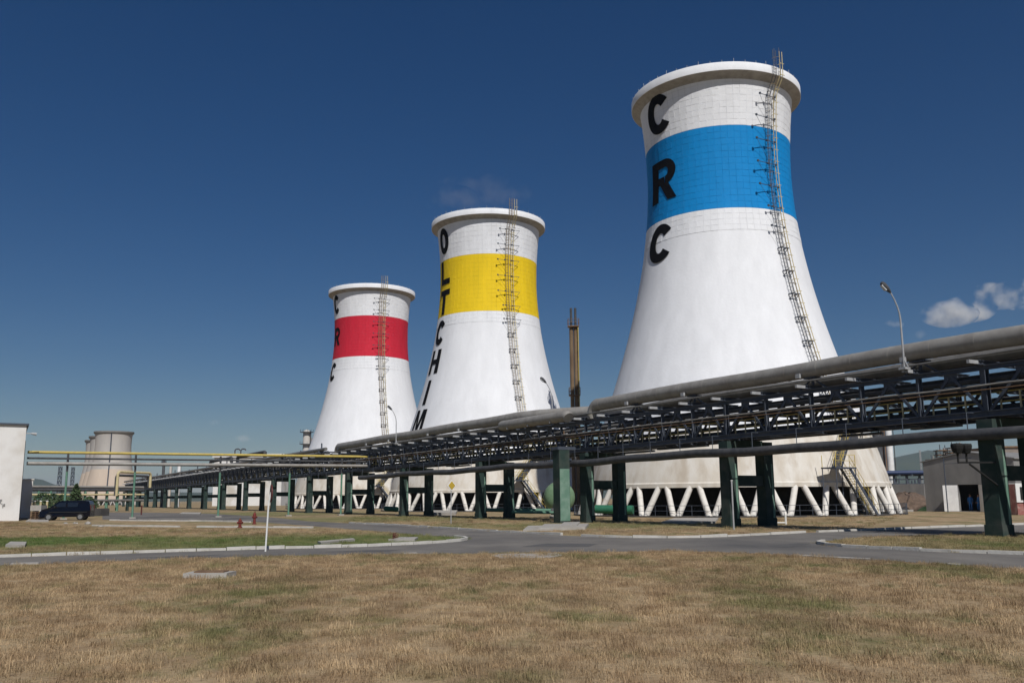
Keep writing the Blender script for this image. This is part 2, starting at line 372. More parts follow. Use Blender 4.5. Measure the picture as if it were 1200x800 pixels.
# kerbs laid stone by stone; alike stones share one mesh
km = MB(); km.box((0, 0, .06), (.97, .16, .15))
km.v = [(x, y * (.86 if z > .1 else 1), z) for x, y, z in km.v]
KERB = km.mesh('kerb_stone', M_kerb)
def kerb(name, px, label, step=1.0, drop=(), side=1):
    line = smooth_line(gl(px), 4)
    root = bpy.data.objects.new(name, None); COL.objects.link(root); root.location = line[0]
    tag(root, label, 'kerb', 'whitewashed kerbs along the road')
    acc = 0; last = line[0]; k = 0; cum = [0]
    for a, b in zip(line, line[1:]): cum.append(cum[-1] + (b - a).length)
    tot = cum[-1]; nst = int(tot / step)
    def at(s):
        i = max(j for j in range(len(cum)) if cum[j] <= s + 1e-9); i = min(i, len(line) - 2)
        t = (s - cum[i]) / max(cum[i + 1] - cum[i], 1e-6); return line[i].lerp(line[i + 1], t)
    for i in range(nst):
        if (i % 41) in drop: continue
        a, b = at(i * step), at((i + 1) * step); dv = b - a
        o = bpy.data.objects.new('kerb_stone', KERB); COL.objects.link(o); o.parent = root
        n_ = Vector((-dv.y, dv.x, 0)).normalized() * .08 * side
        o.location = (a + b) / 2 + n_ + Vector((0, 0, random.uniform(-.05, -.015))) - line[0]
        o.rotation_euler = (random.gauss(0, .02), random.gauss(0, .01), math.atan2(dv.y, dv.x) + random.gauss(0, .012))
        o.scale = (dv.length / 1.0, random.uniform(.9, 1.1), 1)
    return root
kerb('kerb', ISL_L_F, 'whitewashed kerb round the nose and front of the left grass island', 1.0, (), side=-1)
kerb('kerb', FAR_B[:11], 'white kerb along the far side of the road below the pipe rack', 1.5, (9, 30), side=-1)
kerb('kerb', ISL_R_F, 'low kerb round the tip and front of the right grass island', 1.0, (8,), side=-1)
kerb('kerb', FAR_C, 'white kerb behind the side road at the right', 1.5, (), side=-1)
kerb('kerb', [(107, 616), (200, 617.3), (300, 618), (360, 618.4), (392, 619)], 'broken white kerb strip across the back of the left grass', 1.5, (6, 13), side=1)
kerb('kerb', [(130, 609.6), (180, 610.3), (240, 610.6), (300, 612)], 'thin pale kerb edging the back road at the left', 1.5, (), side=-1)
def slab(name, pts, z, label, M=M_conc, cat='slab', group=None):
    b = MB(); b.prism([(p.x, p.y) for p in gl(pts)], -.02, z); return tag(b.build(name, M), label, cat, group)
slab('kerb_slab', [(930, 650.6), (1020, 655.2), (1020, 656.2), (930, 651.4)], .035, 'flush worn kerb strip in the grass edge before the right island')
slab('kerb_slab', [(1112, 661), (1126, 662), (1124, 663), (1110, 662)], .04, 'small white kerb fragment at the right road edge')
slab('kerb_slab', [(14, 660.6), (45, 659.9), (45, 661.2), (12, 662)], .04, 'flush white kerb piece at the left road edge')
slab('kerb_slab', [(471, 648.4), (487, 647.6), (489, 648.4), (474, 649.4)], .03, 'small pale kerb piece at the middle of the road edge')
slab('concrete_slab', [(575, 651.5), (590, 649.2), (652, 648.8), (660, 651), (648, 653.4), (585, 653.8)], .03, 'broken grey concrete slab sunk in the verge at the road edge')
slab('concrete_slab', [(6, 641.5), (12, 637.5), (31, 637.8), (29, 641.8)], .12, 'pale concrete cover in the green grass by the left frame edge')
slab('concrete_slab', [(372, 636.4), (413, 632.6), (416, 633.8), (376, 637.8)], .09, 'fallen white kerb stone lying on the left island')
slab('concrete_slab', [(455, 634.2), (470, 631.5), (490, 631.5), (486, 634)], .10, 'small pale slab among weeds on the island nose')
slab('concrete_slab', [(775, 613.5), (790, 608.7), (842, 608.2), (838, 613)], .14, 'white concrete slab in front of the blue tower legs')
slab('concrete_slab', [(506, 603.5), (508, 600.2), (536, 600.2), (534, 603.5)], .30, 'white concrete block behind the yellow diamond sign')
slab('concrete_slab', [(30, 611.3), (35, 608), (56, 608), (57, 611.3)], .08, 'pale slab in front of the dark van')
for k, (a, b_, c_) in enumerate([(613, 652, .10), (632, 690, .16), (655, 680, .22)]):
    slab('paving_slab', [(a, 622.5 - k), (a + 6, 617.5 - k), (b_, 617 - k), (b_ - 4, 621.5 - k)], c_,
         ['lowest pale paving slab of the heap by the green column', 'broad pale paving slab of the heap by the green column', 'topmost pale paving slab of the heap by the green column'][k], group='slabs heaped at the column foot')
slab('concrete_slab', [(210, 602.5), (214, 600.8), (236, 601), (234, 603)], .12, 'flat pale concrete piece on the far lane')
# stones beside the van
for k, (x, y, r) in enumerate([(103, 614, .28), (88, 613.5, .2), (77, 613.3, .16), (118, 617, .2)]):
    c = G(x, y); b = MB(); vs = []
    b.lathe([(.01, 0), (r, .02), (r * .85, r * .5), (.02, r * .7)], 7, c)
    b.v = [(v[0] + random.uniform(-.05, .05), v[1] + random.uniform(-.05, .05), v[2] * random.uniform(.8, 1.2)) for v in b.v]
    tag(b.build('stone', M_conc), ['largest pale stone just right of the van', 'pale stone in front of the van door', 'small pale stone in front of the van front wheel', 'dark capped stone on the pale kerb strip'][k], 'stone', 'stones in the grass by the van')
# manhole in the front lawn
c = G(245, 676.5)
mh = thing('manhole', c, 'rectangular concrete manhole collar with dark lid in the front lawn', 'manhole')
b = MB(); b.box(c + Vector((0, 0, .05)), (1.0, .62, .14)); b.v = [(x + random.uniform(-.03, .03), y + random.uniform(-.03, .03), z) for x, y, z in b.v]; b.build('collar', M_conc, mh)
b = MB(); b.box(c + Vector((0.03, .05, .132)), (.66, .40, .03)); b.build('lid', M_rust, mh)

# hills
def hills(name, prof, dist, depth):
    b = MB(); n = len(prof); vs = []
    for j, (dy, sc) in enumerate([(0, 0), (.25, .55), (.6, .9), (1, 1.0), (1.5, .6)]):
        for (px, py) in prof:
            q = AT(px, 584, dist + depth * dy * .6); top = AT(px, py, dist + depth * .6)
            vs.append((q.x, q.y, max(0, top.z) * sc * (1 + random.uniform(-.04, .04)) - (2 if sc == 0 else 0)))
    fs = [(j * n + i, j * n + i + 1, (j + 1) * n + i + 1, (j + 1) * n + i) for j in range(4) for i in range(n - 1)]
    b.add(vs, fs); return tag(b.build(name, M_hill, smooth=True), kind='structure')
hills('hills', [(700, 575), (820, 560), (930, 546), (1000, 541), (1045, 538.5), (1062, 534), (1078, 528.5), (1092, 527), (1110, 528), (1125, 529), (1140, 527), (1158, 524.5), (1180, 526), (1200, 530), (1260, 536), (1350, 530), (1500, 540), (1700, 560)], 3600, 900)
hills('hills', [(-300, 575), (-120, 566), (-20, 570), (10, 568), (28, 561.5), (38, 559.5), (48, 561), (60, 566), (75, 571), (100, 574), (180, 576), (300, 577), (420, 580)], 3800, 700)

# ================================================================ COOLING TOWERS
ZR = np.arange(3, 47, 2.0)
RR = np.array([14.9, 14.38, 13.76, 13.1, 12.42, 11.76, 11.13, 10.54, 9.98, 9.48, 9.02, 8.62, 8.27, 7.98, 7.77, 7.62, 7.56, 7.58, 7.67, 7.83, 8.05, 8.3])
def Rz(z):
    z = min(max(z, 2.5), 44.9); i = min(max(int((z - 3) // 2), 0), len(ZR) - 2); t = (z - ZR[i]) / 2
    p0, p1, p2, p3 = RR[max(i - 1, 0)], RR[i], RR[i + 1], RR[min(i + 2, len(RR) - 1)]
    return .5 * ((2 * p1) + (p2 - p0) * t + (2 * p0 - 5 * p1 + 4 * p2 - p3) * t * t + (3 * p1 - p0 - 3 * p2 + p3) * t ** 3)
NP = 72
LET = {  # strokes in a unit cell: 0..1 wide, 0..1 high; polygons as quads strips
    'L': [('s', [(.0, 1), (.0, 0)], .27), ('h', 0, 1, .0, .21)],
}
def letter_quads(ch):
    """the capital as a list of convex quads in unit coordinates (bold grotesque)."""
    t = .325; Q = []
    def R_(x0, y0, x1, y1): Q.append([(x0, y0), (x1, y0), (x1, y1), (x0, y1)])
    def arc(cx, cy, ro, so, ri, si, a0, a1, n=26):
        for k in range(n):
            a, b = math.radians(a0 + (a1 - a0) * k / n), math.radians(a0 + (a1 - a0) * (k + 1) / n)
            Q.append([(cx + ri * math.cos(a), cy + si * math.sin(a)), (cx + ro * math.cos(a), cy + so * math.sin(a)),
                      (cx + ro * math.cos(b), cy + so * math.sin(b)), (cx + ri * math.cos(b), cy + si * math.sin(b))])
    if ch == 'C': arc(.5, .5, .5, .5, .175, .26, 38, 322)
    elif ch == 'O': arc(.5, .5, .5, .5, .175, .26, 0, 360, 34)
    elif ch == 'L': R_(0, 0, t, 1); R_(t, 0, 1, .23)
    elif ch == 'T': R_(.35, 0, .65, .78); R_(0, .78, 1, 1)
    elif ch == 'H': R_(0, 0, t, 1); R_(1 - t, 0, 1, 1); R_(t, .40, 1 - t, .60)
    elif ch == 'I': R_(.33, 0, .67, 1)
    elif ch == 'M':
        R_(0, 0, .22, 1); R_(.78, 0, 1, 1)
        Q.append([(.22, 1), (.22, .62), (.40, 0), (.5, .30)]); Q.append([(.22, 1), (.5, .30), (.5, .30), (.34, 1)])
        Q.append([(.78, 1), (.5, .30), (.60, 0), (.78, .62)]); Q.append([(.66, 1), (.5, .30), (.5, .30), (.78, 1)])
        Q.append([(.40, 0), (.60, 0), (.5, .30), (.5, .30)])
    elif ch == 'R':
        R_(0, 0, t, 1); R_(t, .80, .60, 1); R_(t, .40, .58, .58)
        arc(.60, .70, .38, .30, .12, .11, -90, 90, 14)
        Q.append([(.40, .40), (.70, .44), (1.0, 0), (.70, 0)])
    return Q
def split_quad(q, n):
    a, b, c, d = [Vector((*p, 0)) for p in q]; out = []
    for j in range(n):
        for i in range(n):
            f = lambda u, v: (a.lerp(b, u)).lerp(d.lerp(c, u), v)
            out.append([f(i / n, j / n), f((i + 1) / n, j / n), f((i + 1) / n, (j + 1) / n), f(i / n, (j + 1) / n)])
    return out

def make_tower(cx, cy, Mband, band_px, letters, let_az, lad_az, label, jz_top=27.5, long_arm=1.0, zsk=7.5):
    C0 = Vector((cx, cy, 0)); root = thing('cooling_tower', C0, label, 'cooling tower', 'three painted cooling towers')
    azc = math.atan2(-cy, -cx)
    def S(az, z, off=0.0):
        r = Rz(z) + off; return Vector((cx + r * math.cos(az), cy + r * math.sin(az), z))
    def z_at(az, py, lo=2, hi=46):
        for _ in range(40):
            mid = (lo + hi) / 2
            if proj(S(az, mid))[1] > py: lo = mid
            else: hi = mid
        return (lo + hi) / 2
    zb1, zb0 = z_at(azc, band_px[0]), z_at(azc, band_px[1])
    # panelled upper shell: each shutter panel is proud of a recessed joint and slightly out of true
    def panels(name, z0, z1, M, rows):
        v = []; f = []; uv = []
        hrow = (z1 - z0) / rows; jw = .022
        for j in range(rows):
            za, zt = z0 + j * hrow, z0 + (j + 1) * hrow
            for i in range(NP):
                aa, ab = 2 * math.pi * i / NP, 2 * math.pi * (i + 1) / NP
                o = len(v); da = jw / 8.0
                for (a_, z_) in ((aa, za), (ab, za), (ab, zt), (aa, zt)): v.append(S(a_, z_, -.006))
                tilt = [random.uniform(-.004, .018) for _ in range(4)]
                for (a_, z_), t_ in zip(((aa + da, za + jw), (ab - da, za + jw), (ab - da, zt - jw), (aa + da, zt - jw)), tilt): v.append(S(a_, z_, t_))
                fs = [(o + 4, o + 5, o + 6, o + 7), (o, o + 1, o + 5, o + 4), (o + 1, o + 2, o + 6, o + 5), (o + 2, o + 3, o + 7, o + 6), (o + 3, o, o + 4, o + 7)]
                cc = {0: (0, 0), 1: (1, 0), 2: (1, 1), 3: (0, 1), 4: (.04, .03), 5: (.96, .03), 6: (.96, .97), 7: (.04, .97)}
                for q in fs:
                    f.append(q); uv += [(i + .0005 + cc[k - o][0] * .999, j + .0005 + cc[k - o][1] * .999) for k in q]
        me = bpy.data.meshes.new(name); me.from_pydata(v, [], f); me.materials.append(M)
        l = me.uv_layers.new(name='panels'); l.data.foreach_set('uv', [x for p in uv for x in p]); me.update()
        return link(name, me, root)
    panels('upper_shell', zb1, 43.6, M_white, max(4, round((43.6 - zb1) / .66)))
    panels('painted_band', zb0, zb1 - .004, Mband, round((zb1 - zb0) / .66))
    if zb0 > jz_top + .5: panels('collar_shell', jz_top, zb0 - .004, M_white, max(2, round((zb0 - jz_top) / .66)))
    else: jz_top = zb0
    def loft(name, z0, z1, M, n=120, rows=None, off=0):
        rows = rows or max(2, int((z1 - z0) / .6)); b = MB()
        b.lathe([(Rz(z0 + (z1 - z0) * k / rows) + off, z0 + (z1 - z0) * k / rows) for k in range(rows + 1)], n, C0)
        return b.build(name, M, root, smooth=True)
    loft('lower_shell', zsk, jz_top - .004, M_white_plain, off=-.02)
    loft('skirt', 2.85, zsk - .004, M_skirt, off=-.01)
    b = MB(); r0 = Rz(2.8); b.lathe([(r0 - .45, 2.55), (r0 + .10, 2.55), (r0 + .10, 2.90), (r0 - .02, 3.02), (r0 - .45, 3.0)], 120, C0, closed=True)
    b.build('ring_beam', M_skirt, root, smooth=True)
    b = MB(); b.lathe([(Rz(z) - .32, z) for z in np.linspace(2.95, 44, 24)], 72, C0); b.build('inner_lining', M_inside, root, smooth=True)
    # flared rim
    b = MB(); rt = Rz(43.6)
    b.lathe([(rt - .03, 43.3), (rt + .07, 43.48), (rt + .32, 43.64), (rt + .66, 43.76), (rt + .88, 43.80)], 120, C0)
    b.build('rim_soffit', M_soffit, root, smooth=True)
    b = MB(); b.lathe([(rt - .3, 43.75), (rt + .882, 43.806), (rt + .91, 43.83), (rt + .91, 44.64), (rt + .87, 44.70), (rt - .3, 44.70)], 120, C0, closed=True)
    b.build('rim', M_white_plain, root, smooth=True)
    b = MB()
    for k in range(48):
        a = 2 * math.pi * k / 48; q = C0 + Vector(((rt + .8) * math.cos(a), (rt + .8) * math.sin(a), 0)); b.beam(q + Z3 * 44.69, q + Z3 * (44.95 + .15 * (k % 3 == 0)), .035)
    b.build('rim_studs', M_lightsteel, root)['kind'] = 'stuff'
    # V legs
    NV = 31
    leg = None
    for k in range(NV):
        for sgn in (-1, 1):
            at = 2 * math.pi * (k + .13 * sgn) / NV; ab = 2 * math.pi * (k + .44 * sgn) / NV
            p1 = C0 + Vector((math.cos(at) * (r0 - .15), math.sin(at) * (r0 - .15), 2.62)); p0 = C0 + Vector((math.cos(ab) * (r0 + .75), math.sin(ab) * (r0 + .75), -.05))
            b = MB(); b.tube([p0, p1], .27, 12)
            b.build('leg', M_legwhite, root, smooth=True)
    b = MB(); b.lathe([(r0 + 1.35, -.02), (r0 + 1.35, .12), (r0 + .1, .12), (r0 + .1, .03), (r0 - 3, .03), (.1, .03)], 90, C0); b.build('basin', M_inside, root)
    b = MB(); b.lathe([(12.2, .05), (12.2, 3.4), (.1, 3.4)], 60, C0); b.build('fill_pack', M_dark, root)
    # foot railing
    b = MB(); nr = 90
    for hh in (.55, 1.0): b.tube([C0 + Vector(((r0 + 1.28) * math.cos(2 * math.pi * k / nr), (r0 + 1.28) * math.sin(2 * math.pi * k / nr), hh)) for k in range(nr + 1)], .018, 5, cap=False)
    for k in range(nr):
        a = 2 * math.pi * k / nr; q = C0 + Vector(((r0 + 1.28) * math.cos(a), (r0 + 1.28) * math.sin(a), 0)); b.beam(q + Z3 * .1, q + Z3 * 1.0, .035)
    b.build('foot_railing', M_darksteel, root)
    # letters, painted capitals following the shell
    for ch, (pt, pb), wid in letters:
        zt, zb = z_at(let_az, pt), z_at(let_az, pb); zc = (zt + zb) / 2
        b = MB()
        for q in letter_quads(ch):
            n_ = 1 if ch in 'CO' else 6
            for sq in split_quad(q, n_):
                pts = []
                for p in sq:
                    z = zb + (zt - zb) * p.y; pts.append(S(let_az + (p.x - .5) * wid / Rz(zc), z, .06))
                b.add(pts, [(0, 1, 2, 3)])
        b.build('letter', M_letter, root)['label'] = 'black painted capital ' + ch
    # ladder, cage, conduit and antenna arms
    T = lambda az: Vector((-math.sin(az), math.cos(az), 0)); N_ = lambda az: Vector((math.cos(az), math.sin(az), 0))
    t, nrm = T(lad_az), N_(lad_az)
    def LP(z, off, tt):
        if z > 42.2: base = S(lad_az, 42.2, 0); k = min(1, (z - 42.2) / 1.5); base = Vector((base.x, base.y, z)) + nrm * (1.0 * k)
        else: base = S(lad_az, z, 0)
        return base + nrm * off + t * tt
    zl0, zl1 = 8.2, 46.3
    zz = np.linspace(zl0, zl1, 62)
    b = MB()
    for tt in (-.62, -.22): b.tube([LP(z, .30, tt) for z in zz], .034, 5)
    for z in np.arange(zl0, zl1, .42): b.beam(LP(z, .30, -.62), LP(z, .30, -.22), .026)
    b.build('ladder', M_cage if Mband is not M_blue else M_darksteel, root)
    b = MB()
    for z in np.arange(zl0 + 2, zl1, 1.3):
        pts = [LP(z, .30 + .62 * math.sin(math.pi * k / 6), -.42 - .40 * math.cos(math.pi * k / 6)) for k in range(7)]
        for a_, c_ in zip(pts, pts[1:]): b.beam(a_, c_, .014, .026)
    for k in (1, 3, 5):
        b.tube([LP(z, .30 + .62 * math.sin(math.pi * k / 6), -.42 - .40 * math.cos(math.pi * k / 6)) for z in zz[3:]], .011, 4)
    b.build('ladder_cage', M_cage, root)
    b = MB()
    for tt in (.18, .55): b.tube([LP(z, .40, tt) for z in zz], .042, 6)
    for z in np.arange(zl0 + .6, zl1 - .6, 1.25): b.beam(LP(z, .40, .16), LP(z, .40, .78), .05); b.beam(LP(z, -.05, .36), LP(z, .40, .36), .045)
    b.build('cable_ladder', M_paleyellow, root)
    arms = [41.7, 39.4, 37.0, 34.6, 32.2, 30.0, 27.9]
    for i, z in enumerate(arms):
        ln = (2.3 if i < 5 else 1.5) * (long_arm if i else .8)
        b = MB(); b.beam(LP(z, .45, .2), LP(z, .45, -ln), .05); b.beam(LP(z, .45, -ln), LP(z - 2.0, .25, -.5), .022)
        for q in (-ln, -.9, .2): b.lathe([(.02, -.1), (.12, -.08), (.12, .08), (.02, .1)], 8, LP(z, .5, q))
        if long_arm < 1: b.beam(LP(z, .45, .2), LP(z, .45, 1.5), .06); b.beam(LP(z, .45, 1.5), LP(z - 1.6, .25, .3), .035)
        b.build('bracket_arm', M_darksteel, root)
    for i, z in enumerate(np.arange(25.7, 9, -2.4)):
        b = MB()
        for q in (-.72, .05): b.beam(LP(z, .0, q), LP(z, .65, q), .09); b.beam(LP(z - .55, .0, q), LP(z, .6, q), .05)
        b.beam(LP(z, .5, -.9), LP(z, .5, .3), .07); b.build('ladder_bracket', M_darksteel, root)
    # access stair: two flights with a landing
    def stair(p0, p1, width, name):
        b = MB(); dv = p1 - p0
        for q in (0, width):
            b.beam(p0 + nrm * q, p1 + nrm * q, .06, .26, mi=0)
            for hh in (.55, 1.05): b.beam(p0 + nrm * q + Z3 * hh, p1 + nrm * q + Z3 * hh, .032, mi=1)
            for k in range(7): a_ = p0.lerp(p1, k / 6) + nrm * q; b.beam(a_, a_ + Z3 * 1.05, .032, mi=1)
        ns = max(6, int(abs(dv.z) / .22))
        for k in range(1, ns): c_ = p0.lerp(p1, k / ns) + nrm * width / 2; b.box(c_, (.26, width - .08, .04), 2, (t, nrm, Z3))
        return b.build(name, [M_darksteel, M_yellowpaint, M_paleyellow], root)
    B = lambda tt, z, off: C0 + nrm * (Rz(max(z, 2.9)) + off) + t * tt + Z3 * z
    g0 = C0 + nrm * (r0 + .55) + t * 1.1; l0 = C0 + nrm * (r0 + .55) + t * -2.2 + Z3 * 4.1
    stair(g0, l0, .95, 'lower_flight')
    b = MB(); b.box(l0 + t * -.6 + nrm * .3, (2.6, 1.6, .12), 0, (t, nrm, Z3))
    for a_ in (-1.85, .6):
        for q in (-.4, 1.05): p_ = l0 + t * a_ + nrm * q; b.beam(p_ + Z3 * .06, p_ + Z3 * 1.1, .05, mi=1); b.beam(Vector((p_.x, p_.y, 0)) + Z3 * 1.6, p_ - Z3 * .06, .07)
    for hh in (.6, 1.1): b.beam(l0 + t * -1.85 + nrm * 1.05 + Z3 * hh, l0 + t * .6 + nrm * 1.05 + Z3 * hh, .04, mi=1)
    b.build('landing', [M_darksteel, M_yellowpaint], root)
    u0 = l0 + nrm * -.25 + t * -.6; u1 = C0 + nrm * (Rz(8.0) + .35) + t * 1.0 + Z3 * 8.0
    u0 = Vector((u0.x, u0.y, 4.16)); stair(u0, u1, .85, 'upper_flight')
    b = MB(); b.box(u1 + t * .7 + nrm * .35, (1.9, 1.3, .1), 0, (t, nrm, Z3))
    for q in (-.2, .9): p_ = u1 + t * 1.6 + nrm * q; b.beam(p_, p_ + Z3 * 1.1, .05, mi=1); b.beam(u1 + t * 1.2 + nrm * .8, C0 + nrm * Rz(6.2) + t * (2.2 + q * .4) + Z3 * 6.2, .07)
    b.build('upper_platform', [M_darksteel, M_yellowpaint], root)
    return root

LAZ, DAZ = math.radians(209), math.radians(298.5)
make_tower(22.45, 93.6, M_blue, (147.5, 244), [('C', (112, 157), 3.9), ('R', (188, 236), 3.9), ('C', (263, 308), 3.9)], math.radians(209), math.radians(300.5),
           'nearest white cooling tower with a blue band and black letters CRC', long_arm=1.0)
make_tower(-3.65, 139.4, M_yellow, (297, 364), [('O', (268, 298), 2.85), ('L', (306, 333.5), 2.85), ('T', (340, 369), 3.1), ('C', (375.5, 404.5), 2.9), ('H', (410, 438), 3.0), ('I', (445.5, 474), 3.0), ('M', (480, 505), 3.5)],
           math.radians(210), math.radians(295.5), 'middle white cooling tower with a yellow band and black letters OLTCHIM', long_arm=.9)
make_tower(-29.5, 186.7, M_red, (369.5, 417), [('C', (346, 368), 2.7), ('R', (384, 405), 2.7), ('C', (425, 446.5), 2.7)], math.radians(213), math.radians(294.5),
           'farthest of the white cooling towers with a red band and letters CRC', long_arm=.8)

# far weathered towers at the left
def far_tower(px, py_top, Y, label, ladder):
    c = AT(px, 585, Y); c.z = 0; root = thing('cooling_tower', c, label, 'cooling tower', 'weathered cooling towers far at the left')
    H = AT(px, py_top, Y).z; k = 8.75 * 1.0
    prof = [(1.42, .06), (1.30, .2), (1.19, .34), (1.08, .48), (1.0, .6), (.95, .72), (.935, .82), (.95, .92), (.97, .965)]
    b = MB(); b.lathe([(r * k, h * H) for r, h in prof if h > .45], 64, c); b.build('upper_shell', M_farconc, root, smooth=True)
    b = MB(); b.lathe([(r * k, h * H) for r, h in prof if h < .5], 64, c); b.build('lower_shell', M_farconc_warm, root, smooth=True)
    b = MB(); b.lathe([(.9 * k, .955 * H), (1.0 * k, .965 * H), (1.05 * k, .98 * H), (1.05 * k, H), (.9 * k, H)], 64, c, closed=True); b.build('rim', M_greywall, root, smooth=True)
    for i in range(24):
        b = MB(); a0, a1 = 2 * math.pi * (i - .3) / 24, 2 * math.pi * (i + .3) / 24
        for a in (a0, a1): b.tube([c + Vector((1.47 * k * math.cos(a), 1.47 * k * math.sin(a), 0)), c + Vector((1.41 * k * math.cos((a0 + a1) / 2), 1.41 * k * math.sin((a0 + a1) / 2), .062 * H))], .3, 6)
        b.build('leg', M_farconc, root)
    if ladder:
        az = math.radians(286); n_ = Vector((math.cos(az), math.sin(az), 0))
        b = MB(); b.tube([c + n_ * (r * k + .35) + Z3 * h * H for r, h in prof], .28, 5); b.build('ladder', M_darksteel, root)
far_tower(128.5, 506, 445, 'largest of the grey weathered cooling towers far left, with a dark ladder line', True)
far_tower(121, 511.5, 486, 'middle grey cooling tower half hidden behind the largest far one', False)
far_tower(115, 516, 520, 'rearmost grey cooling tower peeping out left of the far group', False)

# ================================================================ PIPE RACK
ZB = [23.5, 38.5, 52.5, 65.2, 79.6, 94.7, 109.7, 123.5, 139.6, 155.4] + [170.5 + 15.1 * k for k in range(10)]
SB = [(z - 52.5) / .872 for z in ZB]
UW = 2.8
def bent(s, i, label):
    root = thing('concrete_frame', rk(s, 0, 0), label, 'support frame', 'green concrete frames carrying the pipe rack')
    for u in (0, UW):
        b = MB(); b.box(rk(s, u, 2.42), (.72, .72, 4.9), 0, (D, P, Z3))
        # chamfered corners read as narrow facets
        b.box(rk(s, u, .25), (.80, .80, .5), 0, (D, P, Z3))
        o = b.build('column', M_green, root)
        if u == 0: near = o
        if i < 7:                            # slivers of sunlight on the column, painted as pale strips
            c = MB(); c.box(rk(s - .366, u + .22, 1.9), (.012, .14, 3.4), 0, (D, P, Z3)); c.build('painted_sun_strip', M_greensunlit, o)
    b = MB(); b.box(rk(s, UW / 2, 2.62), (.5, UW - .724, .62), 0, (D, P, Z3)); b.build('tie_beam', M_green, root)
    b = MB(); b.box(rk(s, UW / 2, 4.72), (.62, UW - .724, .42), 0, (D, P, Z3)); b.build('head_beam', M_green, root)
    return root
for i, s in enumerate(SB):
    if i == 0: lab = 'green concrete column pair standing just beyond the right frame edge'
    elif i == 1: lab = 'nearest pair of dark green concrete columns at the right, with floodlights'
    else: lab = 'pair of dark green concrete columns, %s from the right under the pipe rack' % ORD[i - 1]
    bent(s, i, lab)
# the stouter column outside the line at the expansion joint
q = rk(15.2, -1.75, 0)
root = thing('concrete_column', q, 'stout green concrete column with one pale sunlit face, outside the rack line', 'column')
b = MB(); b.box(q + Z3 * 2.55, (.86, .86, 5.1), 0, (D, P, Z3)); b.build('shaft', M_green, root)
b = MB(); b.box(q + Z3 * 1.95 - D * .436, (.014, .80, 3.6), 0, (D, P, Z3)); b.build('painted_sun_face', M_greensunlit, root)  # sunlight on this face is painted as a paler panel
b = MB(); b.box(q + Z3 * 5.2 + P * .2, (.9, 1.5, .22), 0, (D, P, Z3)); b.build('cap_beam', M_darksteel, root)

